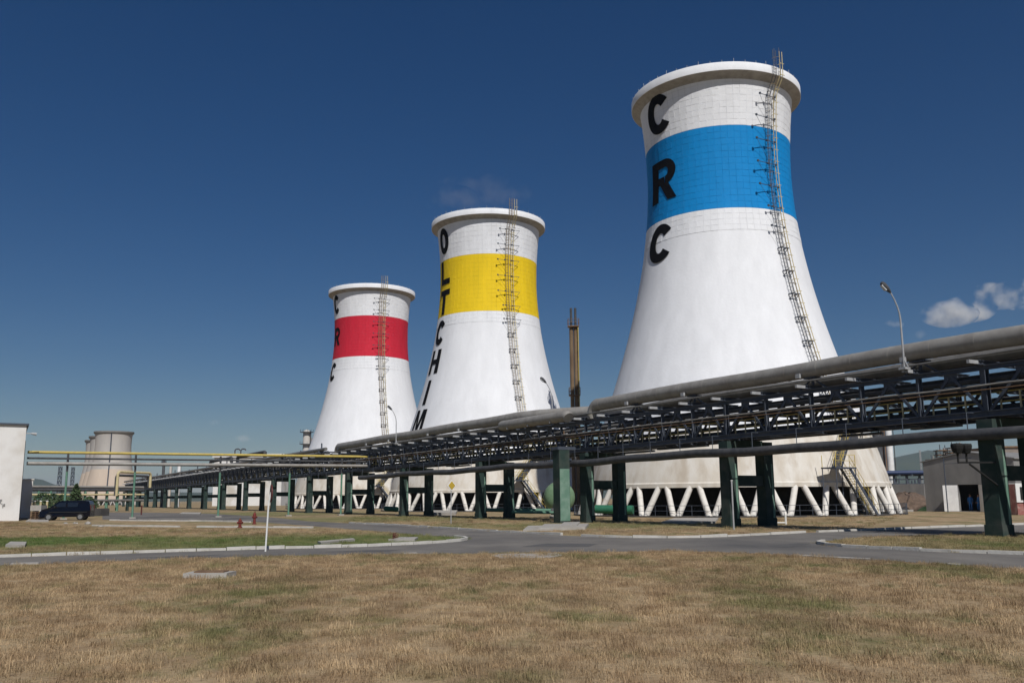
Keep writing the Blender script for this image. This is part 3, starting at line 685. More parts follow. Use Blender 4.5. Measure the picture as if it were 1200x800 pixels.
U1, H1, R1 = .2, 8.27, .43                  # big top pipe
def bay(i, s0, s1, full):
    n = 5; L = (s1 - s0) / n
    lab = 'dark steel truss bay of the pipe rack between column pairs, %s bay from the right' % ORD[i]
    root = thing('rack_truss', rk(s0, 0, 4.95), lab, 'truss', 'steel truss bays of the pipe rack')
    hb, ht = 5.12, 7.10
    j = MB()
    def put(name, M=M_darksteel):
        nonlocal j
        if full: j.build(name, M, root); j = MB()
    for u in (0, UW):
        j.ibeam(rk(s0, u, hb), rk(s1 - .01, u, hb), .22, .26); put('bottom_chord')
        j.ibeam(rk(s0, u, ht), rk(s1 - .01, u, ht), .2, .2); put('top_chord')
        for k in range(n):
            s = s0 + k * L
            j.ibeam(rk(s, u, hb + .14), rk(s, u, ht - .11), .22 if k else .42, .2); put('post')
            g_ = rk(s + L / 2, u, ht - .25)
            j.beam(rk(s + .15, u + .01, hb + .16), g_ - D * .08, .09, .13); put('diagonal')
            j.beam(rk(s + L - .15, u - .01, hb + .16), g_ + D * .08, .09, .13); put('diagonal')
            j.box(g_ + Z3 * .0, (.62, .025, .36), 0, (D, P, Z3)); put('gusset_plate')
    for k in range(n):
        s = s0 + k * L
        j.ibeam(rk(s, -.42, ht + .2), rk(s, UW + .9, ht + .2), .16, .2); put('top_cross_beam')
        if full: j.box(rk(s, -.74, ht + .2), (.13, .62, .15), 0, (D, P, Z3)); put('beam_end', M_lightsteel)  # sunlit face of the dark beam's tip, painted as pale steel
        if not full: pass
        j.ibeam(rk(s + .05, .11, 6.15), rk(s + .05, UW - .11, 6.15), .14, .18); put('middle_cross_beam')
        j.ibeam(rk(s, .12, hb + .02), rk(s, UW - .12, hb + .02), .16, .2); put('floor_beam')
        j.ibeam(rk(s + L / 2, .12, hb + .02), rk(s + L / 2, UW - .12, hb + .02), .14, .18); put('floor_beam')
        if (k % 2) == 1 or (i % 2 == 0 and k == 4 and i > 4):
            a = rk(s, U1, 0)
            j.beam(a + Z3 * (ht + .33), a + Z3 * (H1 - R1 - .06), .12)
            j.beam(rk(s - .9, U1, ht + .12), rk(s - .12, U1, H1 - R1 - .12), .07); j.beam(rk(s + .9, U1, ht + .12), rk(s + .12, U1, H1 - R1 - .12), .07)
            j.box(rk(s, U1, H1 - R1 - .035), (.8, .5, .06), 0, (D, P, Z3)); put('pipe_stand')
            j.box(rk(s + .55, U1 - .46, H1 - R1 + .1), (.28, .12, .22), 0, (D, P, Z3)); put('bracket_plate', M_lightsteel)
        # hangers of the low pipe
        j.beam(rk(s + .6, -.6, 4.3), rk(s + .6, -.6, 5.2), .035); j.beam(rk(s + .6, -.6, 5.2), rk(s + .6, -.12, 5.2), .035); put('pipe_hanger')
    if full:
        for k in range(4):                   # cable trays slung under the floor, of uneven lengths
            sa = s0 + (s1 - s0) * random.uniform(.02, .7); sb_ = min(s1, sa + random.uniform(1.5, 6)); uu = .35 + .62 * k
            j.box(rk((sa + sb_) / 2, uu, 4.93 - .03 * k), (sb_ - sa, .34, .12), 0, (D, P, Z3))
            j.beam(rk(sa + .2, uu, 4.99 - .03 * k), rk(sa + .2, uu, hb - .05), .04); put('cable_tray')
    # grating walkway with a cream handrail on the near side
    b = MB()
    b.box(rk((s0 + s1) / 2, .62, hb + .19), ((s1 - s0) - .02, .62, .05), 0, (D, P, Z3)); b.build('walkway_grating', M_darksteel, root)
    b = MB()
    for hh in (.5, .92): b.beam(rk(s0, .36, hb + hh), rk(s1 - .01, .36, hb + hh), .04)
    b.build('handrail', M_yellowpaint, root)
    if full:
        pm = MB(); pm.box((0, 0, .37), (.07, .05, .74), 0, (D, P, Z3)); pme = pm.mesh('handrail_post', M_paleyellow)
        for k in range(20):
            o = bpy.data.objects.new('handrail_post', pme); COL.objects.link(o); o.parent = root
            o.location = rk(s0 + (k + .5) * (s1 - s0) / 20, .31, hb + .18) - root.location
    else:
        b = MB()
        for k in range(20): b.box(rk(s0 + (k + .5) * (s1 - s0) / 20, .31, hb + .55), (.07, .05, .74), 0, (D, P, Z3))
        b.build('handrail_post', M_paleyellow, root)['kind'] = 'stuff'
        j.build('steel_frame', M_darksteel, root)
        b = MB()
        for k in range(n): b.box(rk(s0 + k * L - .09, -.77, ht + .2), (.15, .69, .19), 0, (D, P, Z3))
        b.build('sun_tinted_beam_ends', M_lightsteel, root)  # sun on the protruding beam tips is put in as paler colour
for i in range(len(SB) - 1): bay(i, SB[i], SB[i + 1], i < 6)

# pipes on the rack, each one a thing
def pipe(name, pts, r, M, label, group=None, n=12, bands=0, cat='pipe'):
    b = MB(); b.tube(pts, r, n); 
    if bands:                               # lapped joints of the sheet cladding
        acc = 0
        for p0, p1 in zip(pts, pts[1:]):
            p0, p1 = Vector(p0), Vector(p1); Lq = (p1 - p0).length; dv = (p1 - p0).normalized(); q_ = bands - acc
            while q_ < Lq:
                c = p0 + dv * q_; b.tube([c - dv * .05, c + dv * .05], r * 1.018, n); q_ += bands
            acc = (acc + Lq) % bands
    return tag(b.build(name, M, smooth=True), label, cat, group)
S_FAR = SB[-1]
def elbow(p, d0, d1, r, n=6):
    """points of a quarter bend at corner p from direction d0 to d1"""
    return [p - d0 * r + (d0 * math.sin(a) + d1 * (1 - math.cos(a))) * r for a in [math.pi / 2 * k / n for k in range(n + 1)]]
def runp(s, u, h): return rk(s, u, h)
jit = lambda s: .05 * math.sin(s * .31) + .03 * math.sin(s * .83)
pts = [rk(s, U1 + .03 * math.sin(s * .2), H1 + .03 * math.sin(s * .37)) for s in np.arange(-40, 12.5, 2.6)] + elbow(rk(13.9, U1, H1), D, -Z3, .75)[1:] + [rk(13.9, U1, H1 - 1.0)]
pipe('large_pipe', pts, R1, M_pipegrey, 'big grey clad pipe crossing the right half on top of the rack', n=20, bands=2.2)
pts = elbow(rk(15.6, U1 - .9, 7.62), Z3, D, .5)[3:] + [rk(s, U1 - .9 - .0 * s, 7.62) for s in np.arange(17, 24.6, 2)] + elbow(rk(26.2, U1 - .9, 7.62), D, P, .6)[1:] + [rk(26.2, U1 + .6, 7.62)]
pipe('large_pipe', pts, R1 * .95, M_pipegrey, 'short offset length of grey pipe at the rack expansion joint', n=20)
pts = [rk(14.3, U1 + 4.2, H1), rk(16.5, U1 + 3.6, H1), rk(18.5, U1 + 2.5, H1), rk(20.5, U1 + 1.3, H1), rk(22.6, U1 + .4, H1), rk(25, U1, H1)] + [rk(s, U1 + .03 * math.sin(s * .2), H1 + .03 * math.sin(s * .37)) for s in np.arange(28, 70, 3)] + elbow(rk(70.6, U1, H1), D, -Z3, .7)[1:] + [rk(70.6, U1, 7.35)]
pipe('large_pipe', pts, R1, M_pipegrey, 'long grey clad pipe on the left half of the rack, bending away at the joint', n=20, bands=2.2)
pts = [rk(s, 1.25 + .05 * math.sin(s * .21), 7.72 + .04 * math.sin(s * .3)) for s in np.arange(-40, 10, 2.5)] + [rk(10.5, 1.5, 7.66), rk(12.3, 1.9, 7.6)]
pipe('clad_pipe', pts, .29, M_pipesilver, 'second smaller silver pipe running behind and below the big pipe', n=16, bands=3.1)
pts = [rk(s, 1.25 + .05 * math.sin(s * .21), 7.72 + .05 * math.sin(s * .3)) for s in np.arange(24, 75, 2.5)]
pipe('clad_pipe', pts, .29, M_pipesilver, 'silver pipe under the big pipe on the left half of the rack', n=16)
pts = [rk(s, -.62 + .05 * math.sin(s * .17), 4.2 + jit(s)) for s in np.arange(-40, 62, 2.0)]
pipe('low_pipe', pts, .25, M_pipedark, 'dark sagging pipe slung along the front of the green columns', n=12)
for k, (u_, h_, r_, M_) in enumerate([(-.3, 8.15, .22, M_pipesilver), (.9, 8.3, .26, M_pipedark), (1.9, 8.2, .22, M_pipegrey), (2.7, 8.6, .18, M_pipedark), (3.4, 7.7, .2, M_pipesilver)]):
    pipe('upper_pipe', [rk(s, u_ + .05 * math.sin(s * .2), h_) for s in np.arange(74 + 5 * k, S_FAR - 12 * k, 6)], r_, M_, ['silver pipe on the front of the upper tier of the far rack', 'thick dark pipe on the upper tier of the far rack', 'grey pipe on the upper tier of the far rack', 'highest thin dark pipe on the upper tier of the far rack', 'silver pipe at the back of the far rack'][k], 'upper tier pipes of the far rack', n=10, bands=4)
for k, s in enumerate(np.arange(76, 250, 9.5)):
    root = thing('pipe_trestle', rk(s, 1.2, 7.3), 'small dark steel trestle lifting the upper pipes of the far rack, %s from the right' % ORD[k], 'pipe support', 'small trestles on the far rack')
    b = MB()
    for u_ in (-.2, 2.9): b.beam(rk(s, u_, 7.2), rk(s, u_, 8.5 + .5 * (k % 3 == 0)), .16)
    b.build('upright', M_darksteel, root); b = MB(); b.beam(rk(s, -.7, 7.86), rk(s, 3.3, 7.86), .18); b.build('cross_bar', M_lightsteel if k % 2 else M_darksteel, root)
def loops(s0, s1, u, h, r, M, lab):
    pipe('clad_pipe', elbow(rk(s0, u, h), -Z3, D, .01)[:1] + [rk(s0, u, h - 1)] + elbow(rk(s0, u, h), Z3, D, .5)[1:] + elbow(rk(s1, u, h), D, -Z3, .5) + [rk(s1, u, h - 1)], r, M, lab)
pipe('clad_pipe', [rk(76, .6, 7.7), rk(110, .6, 7.75), rk(150, .6, 7.7)], .34, M_pipesilver, 'white topped pipe on the far rack behind the yellow pipe')
loops(112, 132, 1.5, 9.6, .30, M_pipedark, 'dark raised pipe loop on the far rack, right of two')
loops(137, 157, 1.5, 9.7, .30, M_pipedark, 'dark raised pipe loop on the far rack, left of two')
inner = [(.72, 5.42, .10, M_pipedark), (1.12, 5.44, .13, M_pipedark), (1.55, 5.4, .10, M_pipegrey), (1.95, 5.43, .14, M_pipedark), (2.35, 5.4, .09, M_pipedark),
         (.5, 6.36, .12, M_pipedark), (.95, 6.34, .10, M_pipesilver), (1.4, 6.38, .15, M_pipedark), (1.85, 6.34, .10, M_rust), (2.3, 6.38, .14, M_pipedark),
         (1.2, 5.78, .12, M_pipedark), (1.65, 6.78, .12, M_pipesilver),
         (1.95, 7.68, .11, M_pipedark), (2.35, 7.7, .13, M_pipedark), (2.9, 7.71, .14, M_pipesilver), (3.3, 7.68, .11, M_pipedark), (-.28, 7.62, .05, M_pipesilver)]
for (u, h, r, M) in inner:
    ph = random.uniform(0, 6)
    pts = [rk(s, u + .04 * math.sin(s * .11 + ph), h + .02 * math.sin(s * .3 + ph)) for s in np.arange(-38, S_FAR, 9)]
    pipe('rack_pipe', pts, r * 1.05, M, 'one of the thin dark pipes bundled inside the steel rack', 'thin pipes bundled inside the rack', n=8)
pipe('conduit', [rk(s, -.2, 6.32 + .02 * math.sin(s)) for s in np.arange(-38, 75, 3)], .045, M_pipegrey, 'upper of two thin conduits clipped outside the rack posts', n=6)
pipe('conduit', [rk(s, -.2, 6.14 + .02 * math.sin(s + 2)) for s in np.arange(-38, 75, 3)], .028, M_rust, 'lower rusty conduit clipped outside the rack posts', n=6)
# valves and boxes hung among the pipes, near bays only
vb = MB(); vb.lathe([(.05, -.28), (.22, -.26), (.22, -.18), (.12, -.16), (.16, 0), (.12, .16), (.22, .18), (.22, .26), (.05, .28)], 10); vb.beam((0, 0, 0), (.45, 0, 0), .07)
vb.v = [(z, y, x) for x, y, z in vb.v]
VM = vb.mesh('valve', M_rust)
for k in range(26):
    s = random.uniform(-16, 46); u, h, r, M = random.choice(inner[:10])
    o = link('valve', VM); o.location = rk(s, u, h); o.rotation_euler = (0, 0, math.atan2(D.y, D.x)); sc = r / .14; o.scale = (sc, sc, sc * random.choice((1, 1, -1)))
    tag(o, 'small rusty valve on a pipe inside the rack', 'valve', 'valves among the rack pipes')

# street lamps fixed to the rack
def lamp(base, H, label, arm=1.0):
    root = thing('street_lamp', base, label, 'street lamp', 'street lamps fixed on the rack')
    dr = Vector((-.85, -.2, 0)).normalized()
    pts = [base, base + Z3 * H * .62] + [base + Z3 * (H * .62 + H * .33 * t) + dr * (arm * t ** 1.8) for t in (.25, .5, .75, 1)]
    b = MB(); b.tube(pts, [.05, .042, .036, .034, .03, .03], 8); b.build('pole', M_lightsteel, root, smooth=True)
    b = MB(); b.box(base + Z3 * .05, (.36, .36, .1), 0, (D, P, Z3)); b.beam(base + Z3 * .1 + D * .2, base + Z3 * .5, .04); b.beam(base + Z3 * .1 - D * .2, base + Z3 * .5, .04); b.build('foot', M_lightsteel, root)
    e = pts[-1]; ax = (pts[-1] - pts[-2]).normalized(); ax = (ax + dr * .4).normalized()
    b = MB(); b.tube([e, e + ax * .10, e + ax * .24, e + ax * .48, e + ax * .62, e + ax * .66], [.04, .08, .12, .135, .095, .03], 10)
    b.build('lamp_head', M_pipedark, root, smooth=True)
    b = MB(); side = ax.cross(Z3).normalized(); dn = ax.cross(side); dn = dn if dn.z < 0 else -dn
    b.box(e + ax * .4 + dn * .10, (.32, .16, .07), 0, (ax, side, dn)); b.build('lamp_lens', M_lampglass, root)
lamp(rk(-12.9, -1.0, 7.35), 3.75, 'tall curved street lamp fixed on the rack at right, against the sky', .40)
lamp(rk(21.4, 1.4, 7.35), 3.6, 'curved street lamp in front of the yellow banded tower', .45)
lamp(rk(48.3, -1.0, 7.35), 3.7, 'curved street lamp in front of the red banded tower', .45)

# double floodlight on an arm from the nearest column
c = rk(SB[1] - .36, -.36, 0)
root = thing('floodlight_pair', c + Z3 * 3.0, 'two dark round floodlights on a braced arm from the nearest green column', 'floodlight')
e = c - P * 2.75 - D * .2
b = MB(); b.beam(c + Z3 * 3.05, e + Z3 * 3.0, .07); b.beam(c + Z3 * 2.1, e + P * .7 + Z3 * 2.95, .06); b.build('arm', M_black, root)
for o_ in (0, .55):
    b = MB(); f_ = e + P * o_; b.beam(f_ + Z3 * 3.0, f_ + Z3 * 3.45, .06); b.lathe([(.02, -.2), (.15, -.17), (.22, 0), (.24, .12), (.22, .2), (.02, .22)], 12, f_ + Z3 * 3.55); b.build('lamp', M_black, root)

# ================================================================ YELLOW PIPE TRESTLE (left)
T0 = AT(22.0, 608, 85.5) + D * 2.0; T0.z = 0
def tr(t, h, off=0): return T0 + P * t + D * off + Z3 * h
TT = 36.0
pipe('yellow_pipe', [tr(t, 6.42 + .12 * t / TT) for t in np.arange(.3, TT + 4, 3)], .14, M_yellowpaint, 'thin yellow pipe on top of the green post trestle at left', n=10)
pipe('trestle_pipe', [tr(t, 5.86 + .12 * t / TT, .1) for t in np.arange(.3, TT + 2, 3)], .10, M_pipedark, 'dark middle pipe on the green post trestle', n=10)
pipe('trestle_pipe', [tr(t, 5.34 + .15 * t / TT, -.12) for t in np.arange(.3, TT + 3, 3)], .17, M_pipegrey, 'lowest grey pipe carried on the green post trestle', n=12)
for k, px in enumerate((77, 157, 257, 339, 400)):
    d_ = ray(px, 560); t_ = None
    lo, hi = -5.0, 45.0
    for _ in range(40):
        mid = (lo + hi) / 2
        if proj(tr(mid, 3))[0] < px: lo = mid
        else: hi = mid
    t_ = lo; q = tr(t_, 0)
    root = thing('trestle_post', q, 'slim mint green steel trestle post, %s from the left building' % ORD[k], 'post', 'green posts carrying the yellow pipe')
    b = MB(); b.tube([q, q + Z3 * 4.6], .105, 10); b.build('shaft', M_postgreen, root, smooth=True)
    b = MB(); b.tube([q + Z3 * 4.6, q + Z3 * 6.3], .11, 8); b.beam(q + Z3 * 5.14 - D * .4, q + Z3 * 5.14 + D * .4, .1); b.beam(q + Z3 * 5.72 - D * .3, q + Z3 * 5.72 + D * .35, .08); b.build('head', M_pipedark, root)
    b = MB(); b.box(q + Z3 * .06, (.6, .6, .16), 0, (D, P, Z3)); b.build('footing', M_conc, root)

# ================================================================ LEFT BUILDING
corner = AT(22.0, 608, 85.5); corner.z = 0     # right front corner
HB = AT(28, 500.5, 88).z
root = thing('white_building', corner, 'tall white rendered building end cut by the left frame edge', 'building')
BW = 16.0; BD = 14.0
cB = corner - P * BW / 2 + D * BD / 2
b = MB(); b.box(cB + Z3 * HB / 2, (BD, BW, HB), 0, (D, P, Z3)); b.build('wall', M_whitewall, root)
b = MB(); b.box(cB + Z3 * (HB + .06), (BD + .4, BW + .4, .16), 0, (D, P, Z3)); b.build('roof_coping', M_darksteel, root)
b = MB(); q = corner + P * .012 + D * 1.1 + Z3 * HB * .42; b.box(q, (.2, .1, HB * .84), 0, (D, P, Z3)); b.build('downpipe', M_pipedark, root)
b = MB(); q = corner + P * .05 + D * .25 + Z3 * (HB - .75); b.beam(q - P * .1, q + P * .55, .09); b.tube([q + P * .4, q + P * .85 - Z3 * .06], [.09, .15], 8); b.build('wall_lamp', M_lightsteel, root)
b = MB(); 
for k in range(9):
    q = corner - P * (1.55 + random.uniform(-.35, .35)) - D * (.012 + .002 * k) + Z3 * (1.5 + random.uniform(-.4, .4)); b.box(q, (.02, random.uniform(.06, .22), random.uniform(.08, .25)), 0, (D, P, Z3))
b.build('plaster_scar', M_greywall, root)
# annex behind it
q0 = AT(31, 600, 100); q0.z = 0; hq = AT(31, 562, 100).z
root = thing('annex', q0, 'low grey white annex wall between the building and the pipe yard', 'building')
b = MB(); b.box(q0 + Z3 * hq / 2 + D * 1.5 - P * .6, (3, 2.0, hq), 0, (D, P, Z3)); b.build('wall', M_whitewall, root)
b = MB(); b.box(q0 + Z3 * (hq + .05) + D * 1.5 - P * .6, (3.2, 2.2, .12), 0, (D, P, Z3)); b.build('roof', M_whitewall, root)

# crates and junk beside the van
q = AT(45, 600, 86); q.z = 0
root = thing('pallet_stack', q, 'weathered wooden pallet stack behind the van bonnet', 'pallets')
for k in range(5):
    b = MB(); b.box(q + Z3 * (.1 + .17 * k), (1.0, 1.1, .04)); 
    for a in (-.4, 0, .4): b.box(q + Z3 * (.03 + .17 * k) + Vector((a, 0, 0)), (.09, 1.08, .09))
    b.build('pallet', M_rust, root)
b = MB(); b.box(q + Z3 * 1.15, (1.0, 1.1, .5)); tag(b.build('white_sack', M_conc), 'pale sack lying on the pallet stack behind the van', 'sack')

# ================================================================ VAN
def van(base, heading):
    """base under the middle; x forward."""
    root = thing('parked_van', base, 'dark navy panel van with black windows parked by the white building', 'van')
    X = Vector((math.cos(heading), math.sin(heading), 0)); Y = Vector((-X.y, X.x, 0))
    def w(x, y, z): return base + X * x + Y * y + Z3 * z
    side = [(-2.2, .32), (-2.22, .9), (-2.15, 1.45), (-2.02, 1.76), (-1.6, 1.82), (.3, 1.80), (.62, 1.72), (1.28, 1.20), (1.55, 1.12), (2.02, .98), (2.18, .80), (2.22, .45), (2.15, .30)]
    hw = [.86, .88, .86, .78, .74, .74, .74, .82, .82, .80, .76, .80, .80]
    b = MB(); n = len(side)
    for sg in (-1, 1):
        b.add([w(x, sg * h, z) for (x, z), h in zip(side, hw)], [tuple(range(n))[::sg]])
    for i in range(n):
        k = (i + 1) % n
        b.add([w(side[i][0], -hw[i], side[i][1]), w(side[k][0], -hw[k], side[k][1]), w(side[k][0], hw[k], side[k][1]), w(side[i][0], hw[i], side[i][1])], [(0, 1, 2, 3)])
    o = b.build('body', M_navy, root)
    md = o.modifiers.new('bevel', 'BEVEL'); md.width = .05; md.segments = 2; md.limit_method = 'ANGLE'
    for sg in (-1, 1):
        for nm, poly in (('side_window', [(.98, 1.22), (.55, 1.62), (-.05, 1.66), (-.05, 1.22)]), ('rear_side_window', [(-.2, 1.22), (-.2, 1.64), (-1.1, 1.64), (-1.1, 1.22)])):
            b = MB(); ys = [.835 if z < 1.4 else .775 for x, z in poly]
            b.add([w(x, sg * (y + .012), z) for (x, z), y in zip(poly, ys)] + [w(x, sg * (y - .03), z) for (x, z), y in zip(poly, ys)], [(0, 1, 2, 3)[::sg], (4, 5, 6, 7)[::-sg], (0, 1, 5, 4), (1, 2, 6, 5), (2, 3, 7, 6), (3, 0, 4, 7)]); b.build(nm, M_glass, root)
        for wx in (1.36, -1.36):
            c = w(wx, sg * .80, .32); b = MB(); b.tube([c - Y * .1, c + Y * .1], .32, 18); ty = b.build('tyre', M_black, root, smooth=True)
            b = MB(); b.tube([c - Y * .112, c + Y * .112], .20, 14); b.build('rim', M_rim, root, smooth=True)
        b = MB(); b.box(w(2.06, sg * .62, .84), (.22, .26, .2), 0, (X, Y, Z3)); b.build('headlight', M_lampglass, root)
        b = MB(); b.box(w(.85, sg * .98, 1.25), (.14, .2, .16), 0, (X, Y, Z3)); b.build('mirror', M_black, root)
        b = MB(); b.box(w(-2.19, sg * .76, 1.1), (.06, .12, .5), 0, (X, Y, Z3)); b.build('tail_light', M_redpaint, root)
        b = MB(); b.box(w(-.3, sg * .885, .75), (3.3, .02, .09), 0, (X, Y, Z3)); b.build('side_strip', M_black, root)
    b = MB(); b.add([w(1.25, -.74, 1.235), w(1.25, .74, 1.235), w(.66, .70, 1.70), w(.66, -.70, 1.70), w(1.2, -.74, 1.20), w(1.2, .74, 1.20), w(.6, .7, 1.66), w(.6, -.7, 1.66)], [(0, 1, 2, 3), (7, 6, 5, 4), (0, 4, 5, 1), (1, 5, 6, 2), (2, 6, 7, 3), (3, 7, 4, 0)]); b.build('windscreen', M_glass, root)
    b = MB(); b.box(w(2.2, 0, .42), (.14, 1.64, .22), 0, (X, Y, Z3)); b.build('bumper', M_black, root)
    b = MB(); b.box(w(2.275, 0, .5), (.02, .5, .11), 0, (X, Y, Z3)); b.build('number_plate', M_signwhite, root)
    b = MB(); b.box(w(2.23, 0, .74), (.03, .7, .08), 0, (X, Y, Z3)); b.build('grille', M_rim, root)
    return root
vb_ = G(78, 609.2); van(vb_, math.radians(192))

# conifer and shrubs behind the van
def tree(name, base, H, Rr, label, cat, conifer, n=900, group=None):
    root = thing(name, base, label, cat, group)
    b = MB(); b.tube([base, base + Z3 * H * .5, base + Z3 * H * .95], [.13 * H / 5, .08 * H / 5, .02], 7)
    for k in range(8):
        a = random.uniform(0, 6.28); z = H * random.uniform(.15, .7); rr = Rr * (1 - z / H if conifer else .8)
        b.tube([base + Z3 * z, base + Z3 * (z + .1) + Vector((math.cos(a), math.sin(a), .2)) * rr * .8], [.03, .01], 4)
    b.build('trunk', M_bark, root)
    c = MB()
    for k in range(n):
        t = random.random() ** (.8 if conifer else 1)
        z = H * (.08 + .9 * t); rmax = Rr * ((1 - t) ** .8 if conifer else math.sin(math.pi * min(.98, .15 + .8 * t))) * (.75 + .35 * math.sin(k * 2.4) ** 2)
        a = random.uniform(0, 6.28); rr = rmax * math.sqrt(random.uniform(.15, 1)); q = base + Vector((rr * math.cos(a), rr * math.sin(a), z))
        s = random.uniform(.10, .22) * (H / 4) ** .5
        ax = Vector((random.gauss(0, 1), random.gauss(0, 1), random.gauss(0, .6))).normalized(); bx = ax.orthogonal().normalized()
        c.add([q - ax * s - bx * s * .5, q + ax * s - bx * s * .3, q + ax * s * .6 + bx * s * .5, q - ax * s * .7 + bx * s * .5], [(0, 1, 2, 3)])
    c.build('crown', M_leaf, root)
q = AT(88, 590, 118); q.z = 0; tree('conifer_tree', q, AT(88, 566, 118).z, 1.5, 'small dark conifer standing behind the van', 'tree', True)
for k, (px, pt, Y, w_) in enumerate([(50, 577, 125, 2.0), (62, 578, 128, 2.2), (73, 579, 124, 1.8), (104, 581, 130, 1.5)]):
    q = AT(px, 590, Y); q.z = 0
    tree('shrub', q, AT(px, pt, Y).z, w_, ['leftmost dark shrub behind the van bonnet', 'broad dark shrub behind the van windscreen', 'dark shrub left of the small conifer', 'small dark shrub right of the conifer'][k], 'shrub', False, 600, 'shrubs behind the van')

# low wall and marker posts behind the van
a_, b_ = AT(40, 592, 104), AT(128, 597, 112); a_.z = b_.z = 0
root = thing('boundary_wall', a_, 'long low dark concrete wall behind the van', 'wall')
for k in range(9):
    p0, p1 = a_.lerp(b_, k / 9), a_.lerp(b_, (k + .97) / 9); b = MB(); b.beam(p0 + Z3 * .45, p1 + Z3 * .45, .18, .9); b.build('wall_panel', M_inside, root)
for k, px in enumerate((40, 47.5, 55)):
    q = AT(px, 592, 100); q.z = 0; root = thing('marker_post', q, ['leftmost short cream marker post by the pallets', 'middle short cream marker post by the pallets', 'rightmost short cream marker post by the pallets'][k], 'post', 'short marker posts by the pallets')
    b = MB(); b.tube([q, q + Z3 * 1.75], .11, 8); b.build('shaft', M_paleyellow, root); b = MB(); b.tube([q + Z3 * 1.75, q + Z3 * 1.85], .13, 8); b.build('cap', M_signwhite, root)

# ================================================================ FAR PIPE YARD AT LEFT
b0 = AT(30, 590, 150); b0.z = 0; b1 = AT(150, 590, 165); b1.z = 0; dv = (b1 - b0).normalized()
root = thing('cross_rack', b0, 'distant low pipe rack with pale posts crossing behind the van', 'pipe rack')
for k in range(10):
    q = b0.lerp(b1, k / 9)
    b = MB(); 
    for o_ in (0, 1.8): b.beam(q + D * o_, q + D * o_ + Z3 * 3.3, .26)
    b.beam(q + Z3 * 3.35, q + D * 1.8 + Z3 * 3.35, .25); b.build('post', M_postgreen if k % 3 else M_green, root)
for k, (h, o_, r, M) in enumerate([(3.7, .3, .22, M_pipedark), (3.7, 1.0, .25, M_pipedark), (4.2, .6, .2, M_pipegrey), (2.9, -.3, .16, M_paleyellow), (1.9, -.2, .2, M_pipesilver), (4.1, 1.5, .2, M_pipedark)]):
    pipe('yard_pipe', [b0 - dv * 6 + D * o_ + Z3 * h, b1 + dv * 3 + D * o_ + Z3 * h], r, M, ['dark pipe on the front of the distant cross rack', 'thick dark pipe on the distant cross rack', 'grey top pipe on the distant cross rack', 'cream pipe slung below the distant cross rack', 'silver low pipe of the distant cross rack', 'rear dark pipe on the distant cross rack'][k], 'pipes of the distant cross rack', n=8)
# cream goalpost loop over the end of that rack
q0, q1 = AT(137, 572, 150), AT(176, 566, 158); hh = AT(150, 553, 152).z
q0.z = q1.z = 0; dv2 = (q1 - q0).normalized()
pipe('goalpost_pipe', [q0 + Z3 * 2.6] + elbow(q0 + Z3 * hh, Z3, dv2, .5) + elbow(q1 + Z3 * hh, dv2, -Z3, .5) + [q1 + Z3 * 4.0], .22, M_paleyellow, 'cream goalpost shaped pipe loop below the far grey towers', n=10)
pipe('goalpost_pipe', [q0 + D * 2 + Z3 * 2.6] + elbow(q0 + D * 2 + Z3 * (hh - .5), Z3, dv2, .5) + elbow(q1 + D * 2 + Z3 * (hh - .5), dv2, -Z3, .5) + [q1 + D * 2 + Z3 * 4.0], .22, M_pipedark, 'dark pipe loop just behind the cream goalpost loop', n=10)
def mast(px, y0, y1, Y, w, label, M=M_darksteel):
    q = AT(px, 585, Y); q.z = 0; H = AT(px, y0, Y).z
    root = thing('lattice_mast', q, label, 'mast', 'distant lattice masts')
    b = MB(); c4 = [Vector((a * w, c * w, 0)) for a, c in ((-1, -1), (1, -1), (1, 1), (-1, 1))]
    for c in c4: b.beam(q + c, q + c * .7 + Z3 * H, w * .28)
    b.build('mast_legs', M, root); b = MB(); nn = max(5, int(H / (w * 2.6)))
    for k in range(nn):
        for i in range(4):
            f0, f1 = 1 - .3 * k / nn, 1 - .3 * (k + 1) / nn
            b.beam(q + c4[i] * f0 + Z3 * H * k / nn, q + c4[(i + 1) % 4] * f1 + Z3 * H * (k + 1) / nn, w * .18)
    b.build('bracing', M, root)
mast(68, 546, 570, 300, .55, 'left of two thin lattice masts left of the far towers')
mast(83, 547, 570, 310, .5, 'right of two thin lattice masts left of the far towers')
def column_vessel(px, y0, Y, r, label, M, cat='column', plat=(), name='process_column', group=None):
    q = AT(px, 585, Y); q.z = 0; H = AT(px, y0, Y).z
    root = thing(name, q, label, cat, group)
    b = MB(); b.lathe([(r * 1.1, 0), (r, .4), (r, H - r * .8), (r * .8, H - r * .3), (.05, H)], 14, q); b.build('shell', M, root, smooth=True)
    for f in plat:
        b = MB(); b.lathe([(r, H * f), (r * 1.9, H * f), (r * 1.9, H * f + .12), (r, H * f + .12)], 14, q, closed=True)
        for k in range(10): a = 6.283 * k / 10; c = q + Vector((math.cos(a), math.sin(a), 0)) * r * 1.85; b.beam(c + Z3 * H * f, c + Z3 * (H * f + 1.1), .07)
        b.build('platform', M_darksteel, root)
    b = MB(); b.tube([q + Vector((r * 1.25, -r * .6, z)) for z in (.5, H * .5, H * .98)], r * .15, 5); b.build('riser_pipe', M_pipedark, root)
    return root
column_vessel(357, 503, 330, 1.3, 'slim grey process column left of the red banded tower', M_farconc, plat=(.96, .8, .6))
column_vessel(361.5, 512, 336, .7, 'short thin column clinging beside the slim process column', M_pipegrey, plat=(.93,))
column_vessel(189.5, 538, 260, .38, 'dark stack with a cap rising over the far rack', M_pipedark, plat=(.93,), cat='stack')
